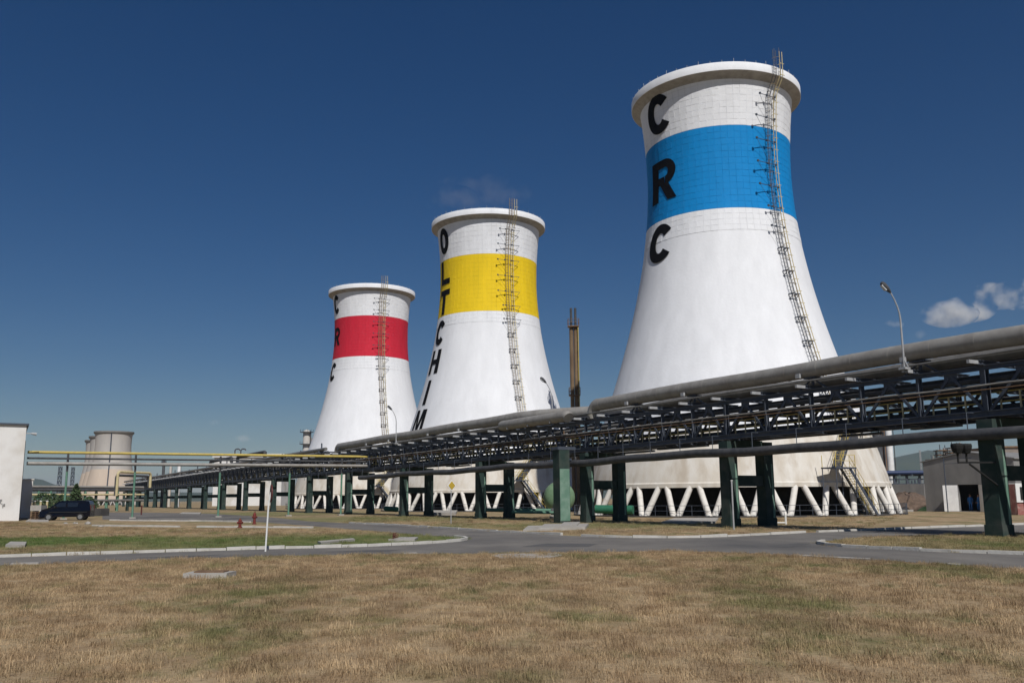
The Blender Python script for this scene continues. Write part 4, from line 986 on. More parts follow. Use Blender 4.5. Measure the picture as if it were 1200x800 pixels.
column_vessel(208, 543, 270, .5, 'pale thin column behind the trestle pipes, right', M_whitemetal, cat='column', group=None)
column_vessel(198, 546, 275, .4, 'grey thin column behind the trestle pipes, left', M_farconc)
# long pale roof and arch vents beyond
q0, q1 = AT(250, 536, 300), AT(330, 536, 300); h1 = AT(280, 531.5, 300).z
root = thing('process_hall', Vector((q0.x, q0.y, 0)), 'long low hall with a white roof beyond the far rack', 'building')
c = (q0 + q1) / 2; b = MB(); b.box(Vector((c.x, 308, (h1 - 1.2) / 2)), ((q1 - q0).x, 14, h1 - 1.2)); b.build('wall', M_whitewall, root)
b = MB(); b.box(Vector((c.x, 308, h1 - .55)), ((q1 - q0).x + 1, 15, 1.1)); b.build('roof', M_whitemetal, root)
for k in range(9):
    b = MB(); b.box(Vector((q0.x + (k + .6) * (q1 - q0).x / 9.2, 300.9, h1 * .55)), (1.4, .1, 2.2)); b.build('window', M_glass, root)
for k in range(2):
    x = AT(272 + 7 * k, 530, 301).x
    b = MB(); b.tube([Vector((x, 304, h1 - .1)), Vector((x, 304, h1 + 1.1))] + elbow(Vector((x, 304, h1 + 1.8)), Z3, Vector((1, 0, 0)), .7) + elbow(Vector((x + 1.6, 304, h1 + 1.8)), Vector((1, 0, 0)), -Z3, .5), .22, 8)
    tag(b.build('gooseneck_vent', M_pipedark), ['left gooseneck vent on the white hall roof', 'right gooseneck vent on the white hall roof'][k], 'vent', 'gooseneck vents on the hall roof')

# ================================================================ FLARE STACK BETWEEN THE TOWERS
def Xat(px, py, Y): q = AT(px, py, Y); return Vector((q.x, q.y, 0)), q.z
q, H = Xat(671.5, 361, 125)
root = thing('twin_stack', q, 'tall rusty twin pipe stack between the blue and yellow banded towers', 'stack')
for k, o_ in enumerate((-.30, .30)):
    c = q + Vector((o_, 0, 0))
    b = MB(); b.tube([c, c + Z3 * (H - 2.6)], .29, 12); b.build('flue', M_flue, root, smooth=True)
    b = MB(); b.tube([c + Z3 * (H - 2.6), c + Z3 * H], .17, 10); b.build('flue_tip', M_pipedark, root, smooth=True)
for f in (.905, .56):
    b = MB(); b.box(q + Z3 * H * f, (1.5, 1.3, .14))
    for a, c in ((-.75, -.65), (.75, -.65), (.75, .65), (-.75, .65)): b.beam(q + Vector((a, c, H * f)), q + Vector((a, c, H * f + 1.05)), .06)
    for hh in (.55, 1.05):
        for a0, a1 in (((-.75, -.65), (.75, -.65)), ((.75, -.65), (.75, .65)), ((-.75, .65), (.75, .65)), ((-.75, -.65), (-.75, .65))): b.beam(q + Vector((*a0, H * f + hh)), q + Vector((*a1, H * f + hh)), .05)
    b.build('platform', M_rust, root)
b = MB(); b.tube([q + Vector((.62, -.5, 0)), q + Vector((.62, -.5, H * .9))], .07, 6); b.tube([q + Vector((.62, -.2, 0)), q + Vector((.62, -.2, H * .9))], .05, 6)
for z in np.arange(1, H * .9, 1.4): b.beam(q + Vector((.62, -.5, z)), q + Vector((.3, -.1, z)), .05)
b.build('riser_pipe', M_yellowpaint, root)

# ================================================================ TANKS AND GREEN PIPES UNDER THE RACK
c = AT(656, 571, 84); hz = c.z
root = thing('storage_tank', Vector((c.x, c.y, 0)), 'rounded pale green tank end behind the stout green column', 'tank')
dirv = (P * .4 + D * .92).normalized()
b = MB(); rr = 1.55
prof = [(.02, -.8), (.65, -.73), (1.05, -.5), (1.32, -.2), (1.42, .15), (1.42, .9), (1.1, 1.4), (.02, 1.6)]
ring = []
for r, s in prof:
    ring.append([Vector((c.x, c.y, 1.7 + .1)) + dirv * s + (Z3.cross(dirv) * math.cos(2 * math.pi * k / 28) + Z3 * math.sin(2 * math.pi * k / 28)) * r for k in range(28)])
vs = [p for rg in ring for p in rg]; b.add(vs, [(i * 28 + k, i * 28 + (k + 1) % 28, (i + 1) * 28 + (k + 1) % 28, (i + 1) * 28 + k) for i in range(len(prof) - 1) for k in range(28)]); b.build('shell', M_tankgreen, root, smooth=True)
for s in (.2, 1.0): b = MB(); b.box(Vector((c.x, c.y, .25)) + dirv * s, (2.0, .4, .75), 0, (D, P, Z3)); b.build('saddle', M_conc, root)
for k, (px0, px1, y, Y, r) in enumerate([(568, 668, 598.0, 82, .16), (600, 668, 600.5, 80, .12), (698, 742, 597, 78, .36), (452, 465, 596.5, 108, .3)]):
    p0, p1 = AT(px0, y - .8, Y), AT(px1, y, Y * .985); p0.z = max(p0.z, r + .03); p1.z = max(p1.z, r + .03)
    pipe('green_pipe', [p0, p0.lerp(p1, .5), p1], r, M_pipegreen if k > 1 else M_postgreen, ['upper mint green pipe lying near the ground left of the stout column', 'lower mint green pipe lying near the ground left of the stout column', 'thick bright green pipe lying behind the middle columns', 'short bright green pipe at the foot of the red tower side'][k], n=12)
    if k in (2,):
        pass
# pipe supports for those runs, and a small pump
root = thing('pump', Vector((AT(651, 600, 80).x, 80, 0)), 'dark pump on a plinth under the green tank', 'pump')
q = Vector((AT(651, 600, 80).x, 80, 0)); b = MB(); b.box(q + Z3 * .15, (1.0, .8, .3)); b.build('plinth', M_conc, root)
b = MB(); b.tube([q + Vector((-.4, 0, .6)), q + Vector((.4, 0, .6))], .28, 12); b.tube([q + Vector((-.1, 0, .6)), q + Vector((-.1, 0, 1.2))], .14, 10); b.build('motor', M_pipedark, root, smooth=True)

# ================================================================ SIGNS, HYDRANTS
def signpost(base, H, r, M, lean, name, label):
    root = thing(name, base, label, 'sign'); b = MB(); top = base + Z3 * H + Vector((lean, 0, 0)); b.tube([base - Z3 * .02, base + Z3 * H * .82 + Vector((lean * .4, 0, 0)), top], r, 8); b.build('post', M, root, smooth=True); return root, top
q = G(528.5, 613.2)
root, top = signpost(q, 3.0, .035, M_lightsteel, 0, 'priority_sign', 'yellow diamond priority road sign with a white border')
fd = Vector((-top.x * .2 + .05, -1, 0)).normalized(); sx = Vector((-fd.y, fd.x, 0)); c = top + fd * .06 - Z3 * .35
def diamond(r, off, M, nm):
    b = MB(); pts = [c + fd * off + Z3 * r, c + fd * off + sx * r, c + fd * off - Z3 * r, c + fd * off - sx * r]
    b.add(pts + [p - fd * .02 for p in pts], [(0, 1, 2, 3), (7, 6, 5, 4), (0, 4, 5, 1), (1, 5, 6, 2), (2, 6, 7, 3), (3, 7, 4, 0)]); b.build(nm, M, root)
diamond(.40, 0, M_signwhite, 'sign_border'); diamond(.30, .025, M_signyellow, 'sign_face')
q = G(311, 646)
root, top = signpost(q, 1.98, .029, M_signwhite, .12, 'side_sign', 'white sign pole leaning slightly at the front kerb, dark red sign seen edge on')
b = MB(); b.tube([top + Vector((.02, -.25, 0)), top + Vector((-.02, .25, .0))], .34, 20); b.v = [(x * 1, y, z) for x, y, z in b.v]
sd = MB(); ax = Vector((.93, .36, 0)); 
sd.tube([top - Vector((0, 0, .05)) - ax * .02, top - Vector((0, 0, .05)) + ax * .02], .30, 20); sd.build('sign_disc', M_signred, root)
q = G(860, 620.3); root = thing('grey_post', q, 'plain thin grey post standing before the second green column pair', 'post')
b = MB(); b.tube([q, q + Z3 * 2.55], .045, 8); b.build('shaft', M_lightsteel, root); b = MB(); b.tube([q + Z3 * 2.55, q + Z3 * 2.6], .06, 8); b.build('cap', M_signwhite, root)
# white pipe barrier by the blue tower
q0, q1 = G(898, 614.5), G(921, 614.5); root = thing('pipe_barrier', q0, 'low white tube barrier in front of the blue tower legs', 'barrier')
b = MB(); b.tube([q0, q0 + Z3 * .12, q1 + Z3 * .12], .05, 6); b.tube([q1, q1 + Z3 * .62], .06, 6); b.build('tube', M_signwhite, root)
def hydrant(q, label, H):
    root = thing('fire_hydrant', q, label, 'hydrant', 'red fire hydrants by the back road')
    b = MB(); b.lathe([(.15, 0), (.15, .07), (.10, .09), (.095, H * .55), (.14, H * .57), (.14, H * .63), (.11, H * .66), (.12, H * .85), (.07, H * .95), (.02, H)], 14, q); b.build('barrel', M_redpaint, root, smooth=True)
    for sg in (-1, 1): b = MB(); b.tube([q + Z3 * H * .6, q + Z3 * H * .6 + Vector((sg * .18, -.03, 0))], [.06, .075], 10); b.build('outlet', M_redpaint, root)
    b = MB(); b.box(q + Z3 * (H + .02), (.09, .09, .1)); b.build('nut', M_rust, root)
hydrant(G(281, 618.3), 'squat red fire hydrant left of the pair by the back road', .55); hydrant(G(298, 614), 'taller red fire hydrant right of the pair by the back road', .85)
q = G(165.5, 603); root = thing('red_marker', q, 'small dark red marker post beside the back road at left', 'post'); b = MB(); b.tube([q, q + Z3 * 1.1], .09, 8); b.build('shaft', M_signred, root); b = MB(); b.tube([q + Z3 * 1.1, q + Z3 * 1.2], .11, 8); b.build('cap', M_signred, root)
# red weeds on the island nose
for k, (px, py) in enumerate([(460, 634), (463, 633)]):
    q = G(px, py); root = thing('weed', q, ['taller reddish dock weed on the island nose', 'shorter reddish dock weed on the island nose'][k], 'weed', 'red weeds on the island')
    b = MB()
    for i in range(5): b.tube([q, q + Vector((random.gauss(0, .08), random.gauss(0, .08), .34 - .1 * k))], .008, 4)
    b.build('stem', M_signred, root); b = MB()
    for i in range(40):
        z = random.uniform(.08, .36 - .1 * k); a = q + Vector((random.gauss(0, .07), random.gauss(0, .07), z)); b.add([a, a + Vector((.03, 0, .01)), a + Vector((.02, .01, .04))], [(0, 1, 2)])
    b.build('seed_head', M_signred, root)

# ================================================================ SHED AND YARD AT RIGHT
Z1 = 102.0; X1 = (1076 - 600) / F * Z1
s0v = Vector((X1, Z1, 0)); L_sh = 10.5
def sh(t, o, h): return s0v - D * t + P * o + Z3 * h
root = thing('grey_shed', s0v, 'grey rendered shed with a shallow gable and an open doorway', 'shed')
he, hp = 5.35, 6.25; dt0, dt1, dh = 4.05, 6.45, 2.85; dep = 9.0
def wallpoly(pts, thick, M, nm):
    b = MB(); n = len(pts); b.add([sh(t, 0, h) for t, h in pts] + [sh(t, thick, h) for t, h in pts], [tuple(range(n)), tuple(range(2 * n - 1, n - 1, -1))] + [(i, n + i, n + (i + 1) % n, (i + 1) % n) for i in range(n)]); return b.build(nm, M, root)
pk = 5.2
yh = lambda t: he + (hp - he) * (t / pk if t < pk else (L_sh - t) / (L_sh - pk))
wallpoly([(0, 0), (dt0, 0), (dt0, yh(dt0)), (0, he)], .25, M_greywall, 'wall')
wallpoly([(dt0 + .002, dh), (dt1 - .002, dh), (dt1 - .002, yh(dt1)), (pk, hp), (dt0 + .002, yh(dt0))], .25, M_greywall, 'wall')
wallpoly([(dt1, 0), (L_sh, 0), (L_sh, he), (dt1, yh(dt1))], .25, M_greywall, 'wall')
b = MB(); b.box(sh(.13, dep / 2 + .27, he / 2), (.25, dep, he), 0, (D, P, Z3)); b.box(sh(L_sh - .13, dep / 2 + .27, he / 2), (.25, dep, he), 0, (D, P, Z3)); b.box(sh(L_sh / 2, dep + .4, he / 2), (L_sh - .6, .25, he), 0, (D, P, Z3)); b.build('side_wall', M_greywall, root)
b = MB()
for t0, t1, h0, h1 in ((-.2, pk, he - .03, hp), (pk, L_sh + .2, hp, he - .03)):
    b.add([sh(t0, -.12, h0 + .02), sh(t1, -.12, h1 + .02), sh(t1, dep + .6, h1 + .02), sh(t0, dep + .6, h0 + .02), sh(t0, -.12, h0 + .14), sh(t1, -.12, h1 + .14), sh(t1, dep + .6, h1 + .14), sh(t0, dep + .6, h0 + .14)], [(0, 3, 2, 1), (4, 5, 6, 7), (0, 1, 5, 4), (1, 2, 6, 5), (2, 3, 7, 6), (3, 0, 4, 7)])
b.build('roof', M_greywall, root)
b = MB(); b.box(sh((dt0 + dt1) / 2, 1.5, .03), (dt1 - dt0 + 3, 3, .05), 0, (D, P, Z3)); b.build('floor', M_conc, root)
# open door leaves: left one swung wide and sunlit
hd = sh(dt0 - .02, -.05, 0); dl = (D * .75 - P * .66).normalized() * 1.45
b = MB(); b.beam(hd + Z3 * 1.42, hd + dl + Z3 * 1.42, .06, 2.75, ref=(0, 0, 1)); b.build('door_leaf', M_whitemetal, root)
hd = sh(dt1 + .02, -.05, 0); dl = (-D * .97 - P * .25).normalized() * 1.4
b = MB(); b.beam(hd + Z3 * 1.42, hd + dl + Z3 * 1.42, .06, 2.75, ref=(0, 0, 1)); b.build('door_leaf', M_whitewall, root)
q = sh(4.9, -3.2, 0); root = thing('lamp_pole', q, 'slender dark pole with a cross arm before the shed doorway', 'pole')
b = MB(); b.tube([q, q + Z3 * 5.6], .06, 8); b.build('shaft', M_darksteel, root); b = MB(); b.beam(q + Z3 * 5.5, q - D * 3.2 + Z3 * 5.5, .07); b.beam(q + Z3 * 5.0, q - D * 3.0 + Z3 * 5.0, .05); b.build('cross_arm', M_darksteel, root)

# people: one skinned body each
def person(base, face, label, pose):
    root = thing('person', base, label, 'person', 'workers in the shed doorway')
    X = Vector((-face.y, face.x, 0)); Y = face
    J = {'pelvis': (0, 0, .95), 'waist': (0, 0, 1.10), 'chest': (0, .0, 1.34), 'neck': (0, .01, 1.50), 'chin': (0, .03, 1.57), 'head': (0, .02, 1.68), 'crown': (0, 0, 1.765)}
    R_ = {'pelvis': .15, 'waist': .135, 'chest': .155, 'neck': .058, 'chin': .075, 'head': .095, 'crown': .06}
    E = [('pelvis', 'waist'), ('waist', 'chest'), ('chest', 'neck'), ('neck', 'chin'), ('chin', 'head'), ('head', 'crown')]
    for sg, t in ((-1, 'l'), (1, 'r')):
        st = pose[0] * sg
        J.update({'hip' + t: (sg * .10, 0, .90), 'knee' + t: (sg * .115, .05 + st, .49), 'ank' + t: (sg * .12, st * .6, .09), 'toe' + t: (sg * .14, st * .6 + .17, .04),
                  'sh' + t: (sg * .20, 0, 1.42), 'elb' + t: (sg * .26, -.03 + pose[1] * .3, 1.14), 'wri' + t: (sg * (.24 - pose[1] * .3), .06 + pose[1], .92 + pose[1] * .5), 'hand' + t: (sg * (.23 - pose[1] * .4), .09 + pose[1] * 1.2, .84 + pose[1] * .6)})
        R_.update({'hip' + t: .105, 'knee' + t: .066, 'ank' + t: .045, 'toe' + t: .04, 'sh' + t: .066, 'elb' + t: .044, 'wri' + t: .031, 'hand' + t: .034})
        E += [('pelvis', 'hip' + t), ('hip' + t, 'knee' + t), ('knee' + t, 'ank' + t), ('ank' + t, 'toe' + t), ('chest', 'sh' + t), ('sh' + t, 'elb' + t), ('elb' + t, 'wri' + t), ('wri' + t, 'hand' + t)]
        for fi in range(5):
            k = 'f%d' % fi + t; hx, hy, hzz = J['hand' + t]; wz = [.045, .03, .01, -.01, -.03][fi]
            J[k + 'a'] = (hx + .0, hy + wz, hzz - .05 - (.0 if fi else -.04)); J[k + 'b'] = (hx - sg * .012, hy + wz * 1.1 + .006, hzz - [.055, .105, .115, .11, .095][fi])
            R_[k + 'a'] = .0095; R_[k + 'b'] = .008; E += [('hand' + t, k + 'a'), (k + 'a', k + 'b')]
    names = list(J); me = bpy.data.meshes.new('body')
    me.from_pydata([base + X * J[n][0] + Y * J[n][1] + Z3 * J[n][2] for n in names], [(names.index(a), names.index(c)) for a, c in E], [])
    o = link('body', me, root); sk = o.modifiers.new('skin', 'SKIN')
    for n, sv_ in zip(names, me.skin_vertices[0].data): sv_.radius = (R_[n], R_[n]); sv_.use_root = n == 'pelvis'
    sb_ = o.modifiers.new('sub', 'SUBSURF'); sb_.levels = sb_.render_levels = 1
    dg = bpy.context.evaluated_depsgraph_get(); ev = o.evaluated_get(dg); me2 = bpy.data.meshes.new_from_object(ev)
    o.modifiers.clear(); o.data = me2; me2.materials.clear()
    for M in (M_skin, M_bluecloth, M_black): me2.materials.append(M)
    for p_ in me2.polygons:
        z = p_.center.z - base.z; r = math.hypot((p_.center - base).x, (p_.center - base).y)
        p_.material_index = 2 if z < .12 else (1 if z < 1.49 and not (z < .95 and r > .2) else 0); p_.use_smooth = True
    b = MB(); hc = base + Y * -.005 + Z3 * 1.715
    b.lathe([(.085, -.05), (.104, 0), (.095, .05), (.05, .085), (.005, .095)], 14, hc); b.build('hair', M_hair, root, smooth=True)
    b = MB()
    for sg in (-1, 1): b.box(base + X * sg * .035 + Y * .105 + Z3 * 1.675, (.025, .012, .012), 1, (X, Y, Z3)); b.tube([base + X * sg * .09 + Z3 * 1.66, base + X * sg * .105 + Z3 * 1.66], .03, 8)
    b.tube([base + Y * .10 + Z3 * 1.67, base + Y * .13 + Z3 * 1.635], [.012, .018], 6); b.box(base + Y * .10 + Z3 * 1.605, (.05, .015, .01), 1, (X, Y, Z3)); b.build('face', [M_skin, M_black], root)
person(sh(4.75, .9, .055), (-P * .95 - D * .3).normalized(), 'person in blue overalls standing at the left of the shed doorway', (.04, .0))
person(sh(5.75, .8, .055), (D * .6 - P * .8).normalized(), 'person in blue overalls at the right of the shed doorway, turned to the other', (-.05, .12))

# tarpaulin, rubble, right yard
q = G(1088, 598.5); b = MB(); b.lathe([(1.1, 0), (.95, .25), (.5, .48), (.02, .52)], 12, q); b.v = [(x + random.uniform(-.12, .12), y, z * random.uniform(.7, 1.1)) for x, y, z in b.v]; tag(b.build('tarpaulin', M_tarp, smooth=True), 'crumpled lime green tarpaulin at the shed foot', 'tarpaulin')
q = AT(1064, 598, 112); q.z = 0; b = MB(); 
b.lathe([(3.2, 0), (2.8, .7), (1.8, 1.5), (.8, 2.0), (.02, 2.1)], 18, q); b.v = [(x + random.uniform(-.4, .4), y + random.uniform(-.4, .4), max(0, z + random.uniform(-.25, .25))) for x, y, z in b.v]; tag(b.build('rubble_heap', M_soil), 'heap of brown rubble between the blue tower and the shed', 'rubble')
q = AT(1052, 598, 101); q.z = 0; b = MB(); b.box(q + Z3 * .1, (3.0, 1.0, .25)); tag(b.build('concrete_slab', M_conc), 'pale slab lying left of the lime tarpaulin', 'slab')
w0, w1 = AT(1035, 590, 135), AT(1085, 590, 130); w0.z = w1.z = 0
root = thing('yard_wall', w0, 'grey panel wall behind the rubble heap', 'wall'); hq = AT(1060, 567, 132).z
for k in range(6): b = MB(); b.beam(w0.lerp(w1, k / 6) + Z3 * hq / 2, w0.lerp(w1, (k + .98) / 6) + Z3 * hq / 2, .2, hq); b.build('wall_panel', M_greywall, root)
hb_ = AT(1060, 556, 140).z
yr0 = AT(1020, 585, 142); yr1 = AT(1110, 585, 140); yr0.z = yr1.z = 0
root = thing('yard_rack', yr0, 'distant dark pipe rack between the blue tower and the shed', 'pipe rack')
for k in range(7):
    q = yr0.lerp(yr1, k / 6); b = MB(); b.beam(q, q + Z3 * hb_, .3); b.beam(q + Z3 * (hb_ - .05) - D, q + Z3 * (hb_ - .05) + D, .25); b.build('post', M_darksteel, root)
b = MB()
for hh in (.55, .72, .86): b.beam(yr0 + Z3 * hb_ * hh, yr1 + Z3 * hb_ * hh, .18)
for k in range(24): q = yr0.lerp(yr1, (k + .5) / 24); b.beam(q + Z3 * hb_ * .5, q + Z3 * hb_ * (.6 + .3 * random.random()), .16)
b.build('bracing', M_darksteel, root)
for k, (o_, r, M) in enumerate([(-.6, .33, M_bluepipe), (.1, .26, M_bluepipe), (.7, .2, M_pipesilver)]):
    pipe('yard_pipe', [yr0 + D * o_ + Z3 * (hb_ + r), yr1 + D * o_ + Z3 * (hb_ + r)], r, M, ['thick blue pipe on the distant yard rack at right', 'thinner blue pipe on the distant yard rack at right', 'silver pipe at the back of the distant yard rack'][k])
column_vessel(1033, 507, 170, .85, 'dark capped stack close beside the blue tower skirt', M_pipedark, cat='stack', plat=(.93,))
column_vessel(1041, 498, 175, .55, 'brown process column right of the dark capped stack', M_rust, cat='column')
column_vessel(1047, 498, 172, .6, 'pale grey process column nearest the hills at right', M_whitemetal, cat='column')
mast(1082.5, 527, 545, 300, .25, 'thin pale mast against the hills', M_lightsteel)
# cluttered pipe structure over the shed roof line
for k, (px, y0, y1, Y) in enumerate([(1094, 533, 545, 260), (1104, 521, 540, 240), (1118, 518, 540, 236), (1129, 522, 540, 244)]):
    q, H = Xat(px, y0, Y); root = thing('process_plant', q, ['small dark process frame left above the shed roof', 'dark process frame with a platform above the shed roof', 'tallest dark process frame above the shed gable', 'dark process frame right of the gable top'][k], 'process plant', 'process frames seen over the shed')
    w_ = 1.3
    b = MB()
    for a, c_ in ((-1, -1), (1, -1), (1, 1), (-1, 1)): b.beam(q + Vector((a * w_, c_ * w_, 0)), q + Vector((a * w_, c_ * w_, H * (.9 + .1 * (a == c_)))), .16)
    b.build('frame_legs', M_darksteel, root); b = MB()
    for f in (.6, .72, .82, .9): b.box(q + Z3 * H * f, (2.9 + .8 * (f > .8), 2.9, .22))
    b.build('platform', M_rust, root); b = MB()
    for i in range(7): o_ = Vector((random.uniform(-1.6, 1.6), random.uniform(-1, 1), 0)); b.tube([q + o_ + Z3 * H * .6, q + o_ + Z3 * H * random.uniform(.75, 1.0)], random.uniform(.08, .3), 7)
    b.build('vessel', M_pipegrey, root)
# red corrugated shed and hall at the right frame edge
q0 = AT(1181, 597, 88); q0.z = 0; hq = AT(1190, 567, 88).z
root = thing('red_shed', q0, 'faded red corrugated shed at the right frame edge', 'shed')
for k in range(16):
    b = MB(); c = q0 + Vector((k * .30, .02 * (k % 2), hq / 2)); b.box(c, (.285, .06 + .05 * (k % 2), hq)); b.build('sheet_rib', M_corr, root)
b = MB(); b.box(q0 + Vector((2.4, .65, hq / 2 - .1)), (4.6, 1.1, hq - .2)); b.build('wall', M_corr, root)
b = MB(); b.box(q0 + Vector((2.4, .65, hq + .05)), (4.9, 1.5, .12)); b.build('roof', M_greywall, root)
q0 = AT(1176, 590, 150); q0.z = 0; hq = AT(1188, 524, 150).z; wq = 16.0
root = thing('brick_hall', q0, 'brown flat roofed building with dark windows behind the red shed', 'building')
M_brown = mat('brown_render', (.26, .22, .19), .9, col2=(.20, .17, .15), scale=1)
b = MB(); b.box(q0 + Vector((wq / 2, 5, hq / 2)), (wq, 10, hq)); b.build('wall', M_brown, root)
b = MB(); b.box(q0 + Vector((wq / 2, 5, hq + .1)), (wq + .5, 10.5, .25)); b.build('roof', M_rust, root)
for r_ in range(3):
    for k in range(5): b = MB(); b.box(q0 + Vector((1.6 + 2.9 * k, -.02, hq - 1.7 - 2.9 * r_)), (1.3, .12, 1.7)); w_ = b.build('window', M_signwhite if r_ == 2 else M_brown, root); b = MB(); b.box(q0 + Vector((1.6 + 2.9 * k, -.09, hq - 1.7 - 2.9 * r_)), (1.05, .06, 1.45)); b.build('pane', M_glass, w_)
b = MB(); b.box(q0 + Vector((wq / 2, -.6, AT(1185, 549, 150).z)), (wq, 1.1, .7)); b.build('canopy', M_whitemetal, root)
q0 = AT(1193, 596, 80); q0.z = 0; hq = AT(1195, 567, 80).z
root = thing('white_cabin', q0, 'small white framed cabin window at the right frame edge', 'cabin')
b = MB(); b.box(q0 + Vector((1.2, 1, hq * .5)), (2.4, 1.9, hq)); b.build('wall', M_corr, root)
b = MB(); b.box(q0 + Vector((1.2, .0, hq * .72)), (2.5, .1, hq * .62)); w_ = b.build('window', M_signwhite, root); b = MB(); b.box(q0 + Vector((1.25, -.06, hq * .70)), (1.9, .06, hq * .42)); b.build('pane', M_glass, w_)

# ================================================================ GRASS (geometry nodes)
def tuft(nm, n, r, h, wd):
    b = MB()
    for k in range(n):
        a = random.uniform(0, 6.28); rr = r * math.sqrt(random.random()); x, y = rr * math.cos(a), rr * math.sin(a)
        hh = h * random.uniform(.45, 1.15); w = wd * random.uniform(.7, 1.3); la = random.uniform(0, 6.28); ln = hh * random.uniform(.15, 1.1)
        dx, dy = math.cos(la), math.sin(la); ox, oy = -dy * w, dx * w
        b.add([(x - ox, y - oy, -.01), (x + ox, y + oy, -.01), (x + dx * ln * .35 + ox * .8, y + dy * ln * .35 + oy * .8, hh * .62), (x + dx * ln * .35 - ox * .8, y + dy * ln * .35 - oy * .8, hh * .62), (x + dx * ln, y + dy * ln, hh * (1 - .3 * ln / hh))], [(0, 1, 2, 3), (3, 2, 4)])
    me = b.mesh(nm, M_blade); o = bpy.data.objects.new(nm, me); return o
tc = bpy.data.collections.new('tufts')
for k in range(7): tc.objects.link(tuft('grass_tuft', 46, .17, [.035, .05, .055, .04, .07, .045, .12][k], .0026))
def grass(name, poly, dens, smin, smax, seed):
    o = sheet(name, poly, .002, M_ground, kind='stuff')
    ng = bpy.data.node_groups.new('scatter', 'GeometryNodeTree')
    ng.interface.new_socket('Geometry', in_out='INPUT', socket_type='NodeSocketGeometry'); ng.interface.new_socket('Geometry', in_out='OUTPUT', socket_type='NodeSocketGeometry')
    N = ng.nodes; L = ng.links; gi, go = N.new('NodeGroupInput'), N.new('NodeGroupOutput')
    dp = N.new('GeometryNodeDistributePointsOnFaces'); dp.inputs['Seed'].default_value = seed
    pn = N.new('GeometryNodeInputPosition'); nz = N.new('ShaderNodeTexNoise'); nz.inputs['Scale'].default_value = .9; nz.inputs['Detail'].default_value = 4
    L.new(pn.outputs[0], nz.inputs['Vector']); mr = N.new('ShaderNodeMapRange'); mr.inputs[1].default_value = .3; mr.inputs[2].default_value = .65; mr.inputs[3].default_value = dens * .35; mr.inputs[4].default_value = dens * 1.4
    L.new(nz.outputs['Fac'], mr.inputs[0]); L.new(mr.outputs[0], dp.inputs['Density'])
    ci = N.new('GeometryNodeCollectionInfo'); ci.inputs['Collection'].default_value = tc; ci.inputs['Separate Children'].default_value = True; ci.inputs['Reset Children'].default_value = True
    ip = N.new('GeometryNodeInstanceOnPoints'); ip.inputs['Pick Instance'].default_value = True
    rv = N.new('FunctionNodeRandomValue'); rv.data_type = 'FLOAT_VECTOR'; rv.inputs[0].default_value = (-.12, -.12, 0); rv.inputs[1].default_value = (.12, .12, 6.283)
    rs = N.new('FunctionNodeRandomValue'); rs.data_type = 'FLOAT'; rs.inputs[2].default_value = smin; rs.inputs[3].default_value = smax
    jg = N.new('GeometryNodeJoinGeometry')
    L.new(gi.outputs[0], dp.inputs[0]); L.new(dp.outputs['Points'], ip.inputs['Points']); L.new(ci.outputs[0], ip.inputs['Instance'])
    L.new(rv.outputs[0], ip.inputs['Rotation']); L.new(rs.outputs[1], ip.inputs['Scale']); L.new(ip.outputs[0], jg.inputs[0]); L.new(gi.outputs[0], jg.inputs[0]); L.new(jg.outputs[0], go.inputs[0])
    md = o.modifiers.new('scatter', 'NODES'); md.node_group = ng
    return o
fr = [p for p in FRONT]
near = [Vector((9, 5.5, 0)), Vector((-9, 5.5, 0)), Vector((-18, 14, 0))]
grass('grass', near + gl([(-60, 667)] + fr[2:12] + [(1260, 671)]) + [Vector((18, 14, 0))], 34, .65, 1.3, 1)
grass('grass', gl(ISL_L_F[1:12] + [(-60, 655), (-60, 611), (20, 611), (110, 618), (240, 619), (360, 620), (400, 620.3)] + NEAR_B[7:]), 7, .9, 1.6, 2)
grass('grass', gl(ISL_R_F[2:] + ISL_R_B[:5] + [(1290, 623), (1290, 654)]), 10, .9, 1.6, 3)
grass('grass', gl(FAR_B[1:11][::-1] + [(945, 623.4), (1007, 621)] + [(1060, 603), (900, 607), (720, 608), (560, 605), (420, 604)]), 3.0, 1.0, 1.8, 4)

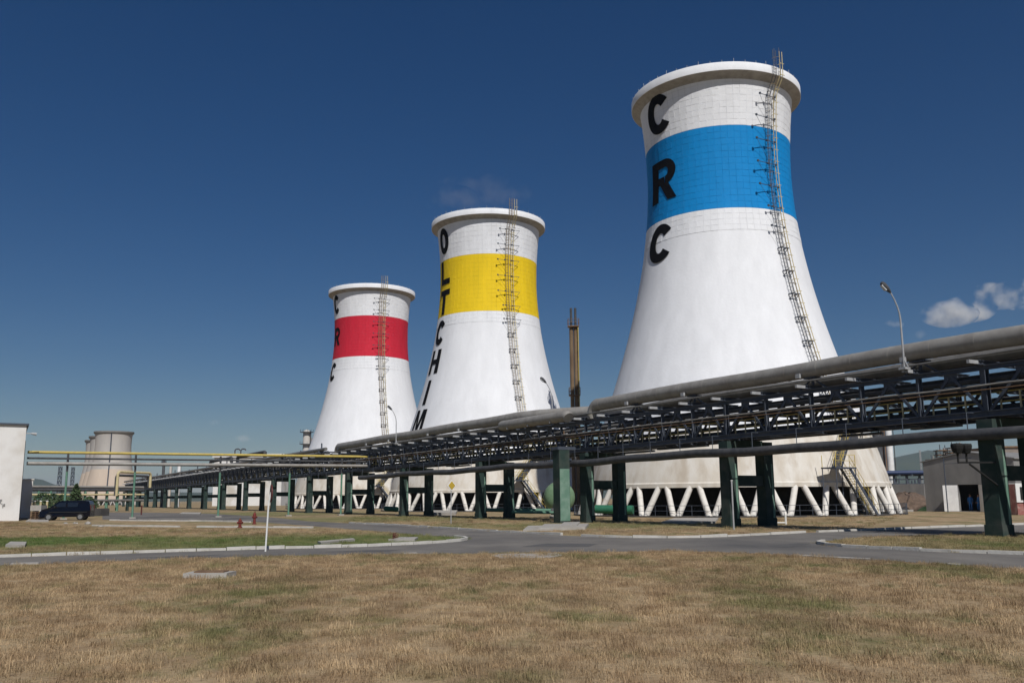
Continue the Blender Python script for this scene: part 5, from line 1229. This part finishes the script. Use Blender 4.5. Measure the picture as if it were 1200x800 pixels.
# ================================================================ CLOUDS AND STEAM
def puff(name, blobs, dens, label, cat, noise, col=(1, 1, 1), kind=None, aniso=-.1):
    vs = MB()
    for (c, r) in blobs:
        prof = [(math.sin(a), -math.cos(a)) for a in np.linspace(.02, math.pi - .02, 9)]
        o = MB(); o.lathe([(p[0], p[1]) for p in prof], 16); vs.add([Vector((v[0] * r[0], v[1] * r[1], v[2] * r[2])) + c for v in o.v], o.f)
    M = bpy.data.materials.new(name + '_vapour'); M.use_nodes = True; n = M.node_tree.nodes; L = M.node_tree.links
    n.remove(n['Principled BSDF']); pv = n.new('ShaderNodeVolumePrincipled'); pv.inputs['Color'].default_value = (*col, 1); pv.inputs['Anisotropy'].default_value = aniso
    ge = n.new('ShaderNodeNewGeometry'); t = n.new('ShaderNodeTexNoise'); t.inputs['Scale'].default_value = noise; t.inputs['Detail'].default_value = 5; L.new(ge.outputs['Position'], t.inputs['Vector'])
    # density fades to the middle of each lobe by distance to the nearest lobe centre
    acc = None
    for (c, r) in blobs:
        mp = n.new('ShaderNodeMapping'); mp.inputs['Location'].default_value = (-c.x / r[0], -c.y / r[1], -c.z / r[2]); mp.inputs['Scale'].default_value = (1 / r[0], 1 / r[1], 1 / r[2]); L.new(ge.outputs['Position'], mp.inputs[0])
        ln = n.new('ShaderNodeVectorMath'); ln.operation = 'LENGTH'; L.new(mp.outputs[0], ln.inputs[0])
        if acc is None: acc = ln.outputs['Value']
        else:
            mn = n.new('ShaderNodeMath'); mn.operation = 'SMOOTH_MIN'; mn.inputs[2].default_value = .3; L.new(acc, mn.inputs[0]); L.new(ln.outputs['Value'], mn.inputs[1]); acc = mn.outputs[0]
    inv = n.new('ShaderNodeMath'); inv.operation = 'MULTIPLY_ADD'; L.new(t.outputs['Fac'], inv.inputs[0]); inv.inputs[1].default_value = 4.6; inv.inputs[2].default_value = -2.4
    sb = n.new('ShaderNodeMath'); sb.operation = 'SUBTRACT'; L.new(inv.outputs[0], sb.inputs[0]); L.new(acc, sb.inputs[1])
    mr = n.new('ShaderNodeMapRange'); mr.inputs[1].default_value = -.85; mr.inputs[2].default_value = .1; mr.inputs[3].default_value = 0; mr.inputs[4].default_value = dens; L.new(sb.outputs[0], mr.inputs[0])
    L.new(mr.outputs[0], pv.inputs['Density']); L.new(pv.outputs[0], n['Material Output'].inputs['Volume'])
    o = vs.build(name, M); return tag(o, label, cat, kind=kind)
YC = 7000.0
cl = lambda px, py, rx, ry: (AT(px, py, YC), (rx * YC / F, ry * 1.2 * YC / F, ry * YC / F))
puff('cloud', [cl(1112, 368, 36, 17), cl(1135, 362, 34, 17), cl(1165, 347, 46, 17), cl(1205, 345, 50, 20), cl(1250, 350, 50, 22)], .010, 'soft white cloud above the pipe at the right', 'cloud', .0055)
puff('cloud', [cl(1048, 380, 12, 6)], .006, 'tiny faint cloud wisp left of the right street lamp', 'cloud', .008)
puff('cloud', [cl(1080, 392, 8, 6)], .003, 'tiny faint cloud just above the big pipe', 'cloud', .008)
puff('cloud', [cl(255, 495, 14, 7)], .006, 'small faint cloud low in the sky left of the red tower', 'cloud', .006)
puff('cloud', [cl(292, 514, 26, 5)], .005, 'thin low cloud streak left of the red tower', 'cloud', .006)
st = AT(560, 228, 139.4)
puff('steam', [(st, (9, 5, 3.2)), (st + Vector((-4.5, 0, -1)), (5, 4, 2.5))], .04, 'faint grey steam drifting over the yellow banded tower', 'steam', .35, col=(.55, .55, .6), kind='stuff')

# ================================================================ HAZE
b = MB(); b.box((0, 6900, 160), (19000, 15600, 322))
M = bpy.data.materials.new('thin_air_haze'); M.use_nodes = True; n = M.node_tree.nodes
n.remove(n['Principled BSDF']); pv = n.new('ShaderNodeVolumePrincipled'); pv.inputs['Color'].default_value = (.66, .80, 1, 1); pv.inputs['Density'].default_value = .8e-4; pv.inputs['Anisotropy'].default_value = .2
M.node_tree.links.new(pv.outputs[0], n['Material Output'].inputs['Volume'])
tag(b.build('haze', M), kind='stuff')
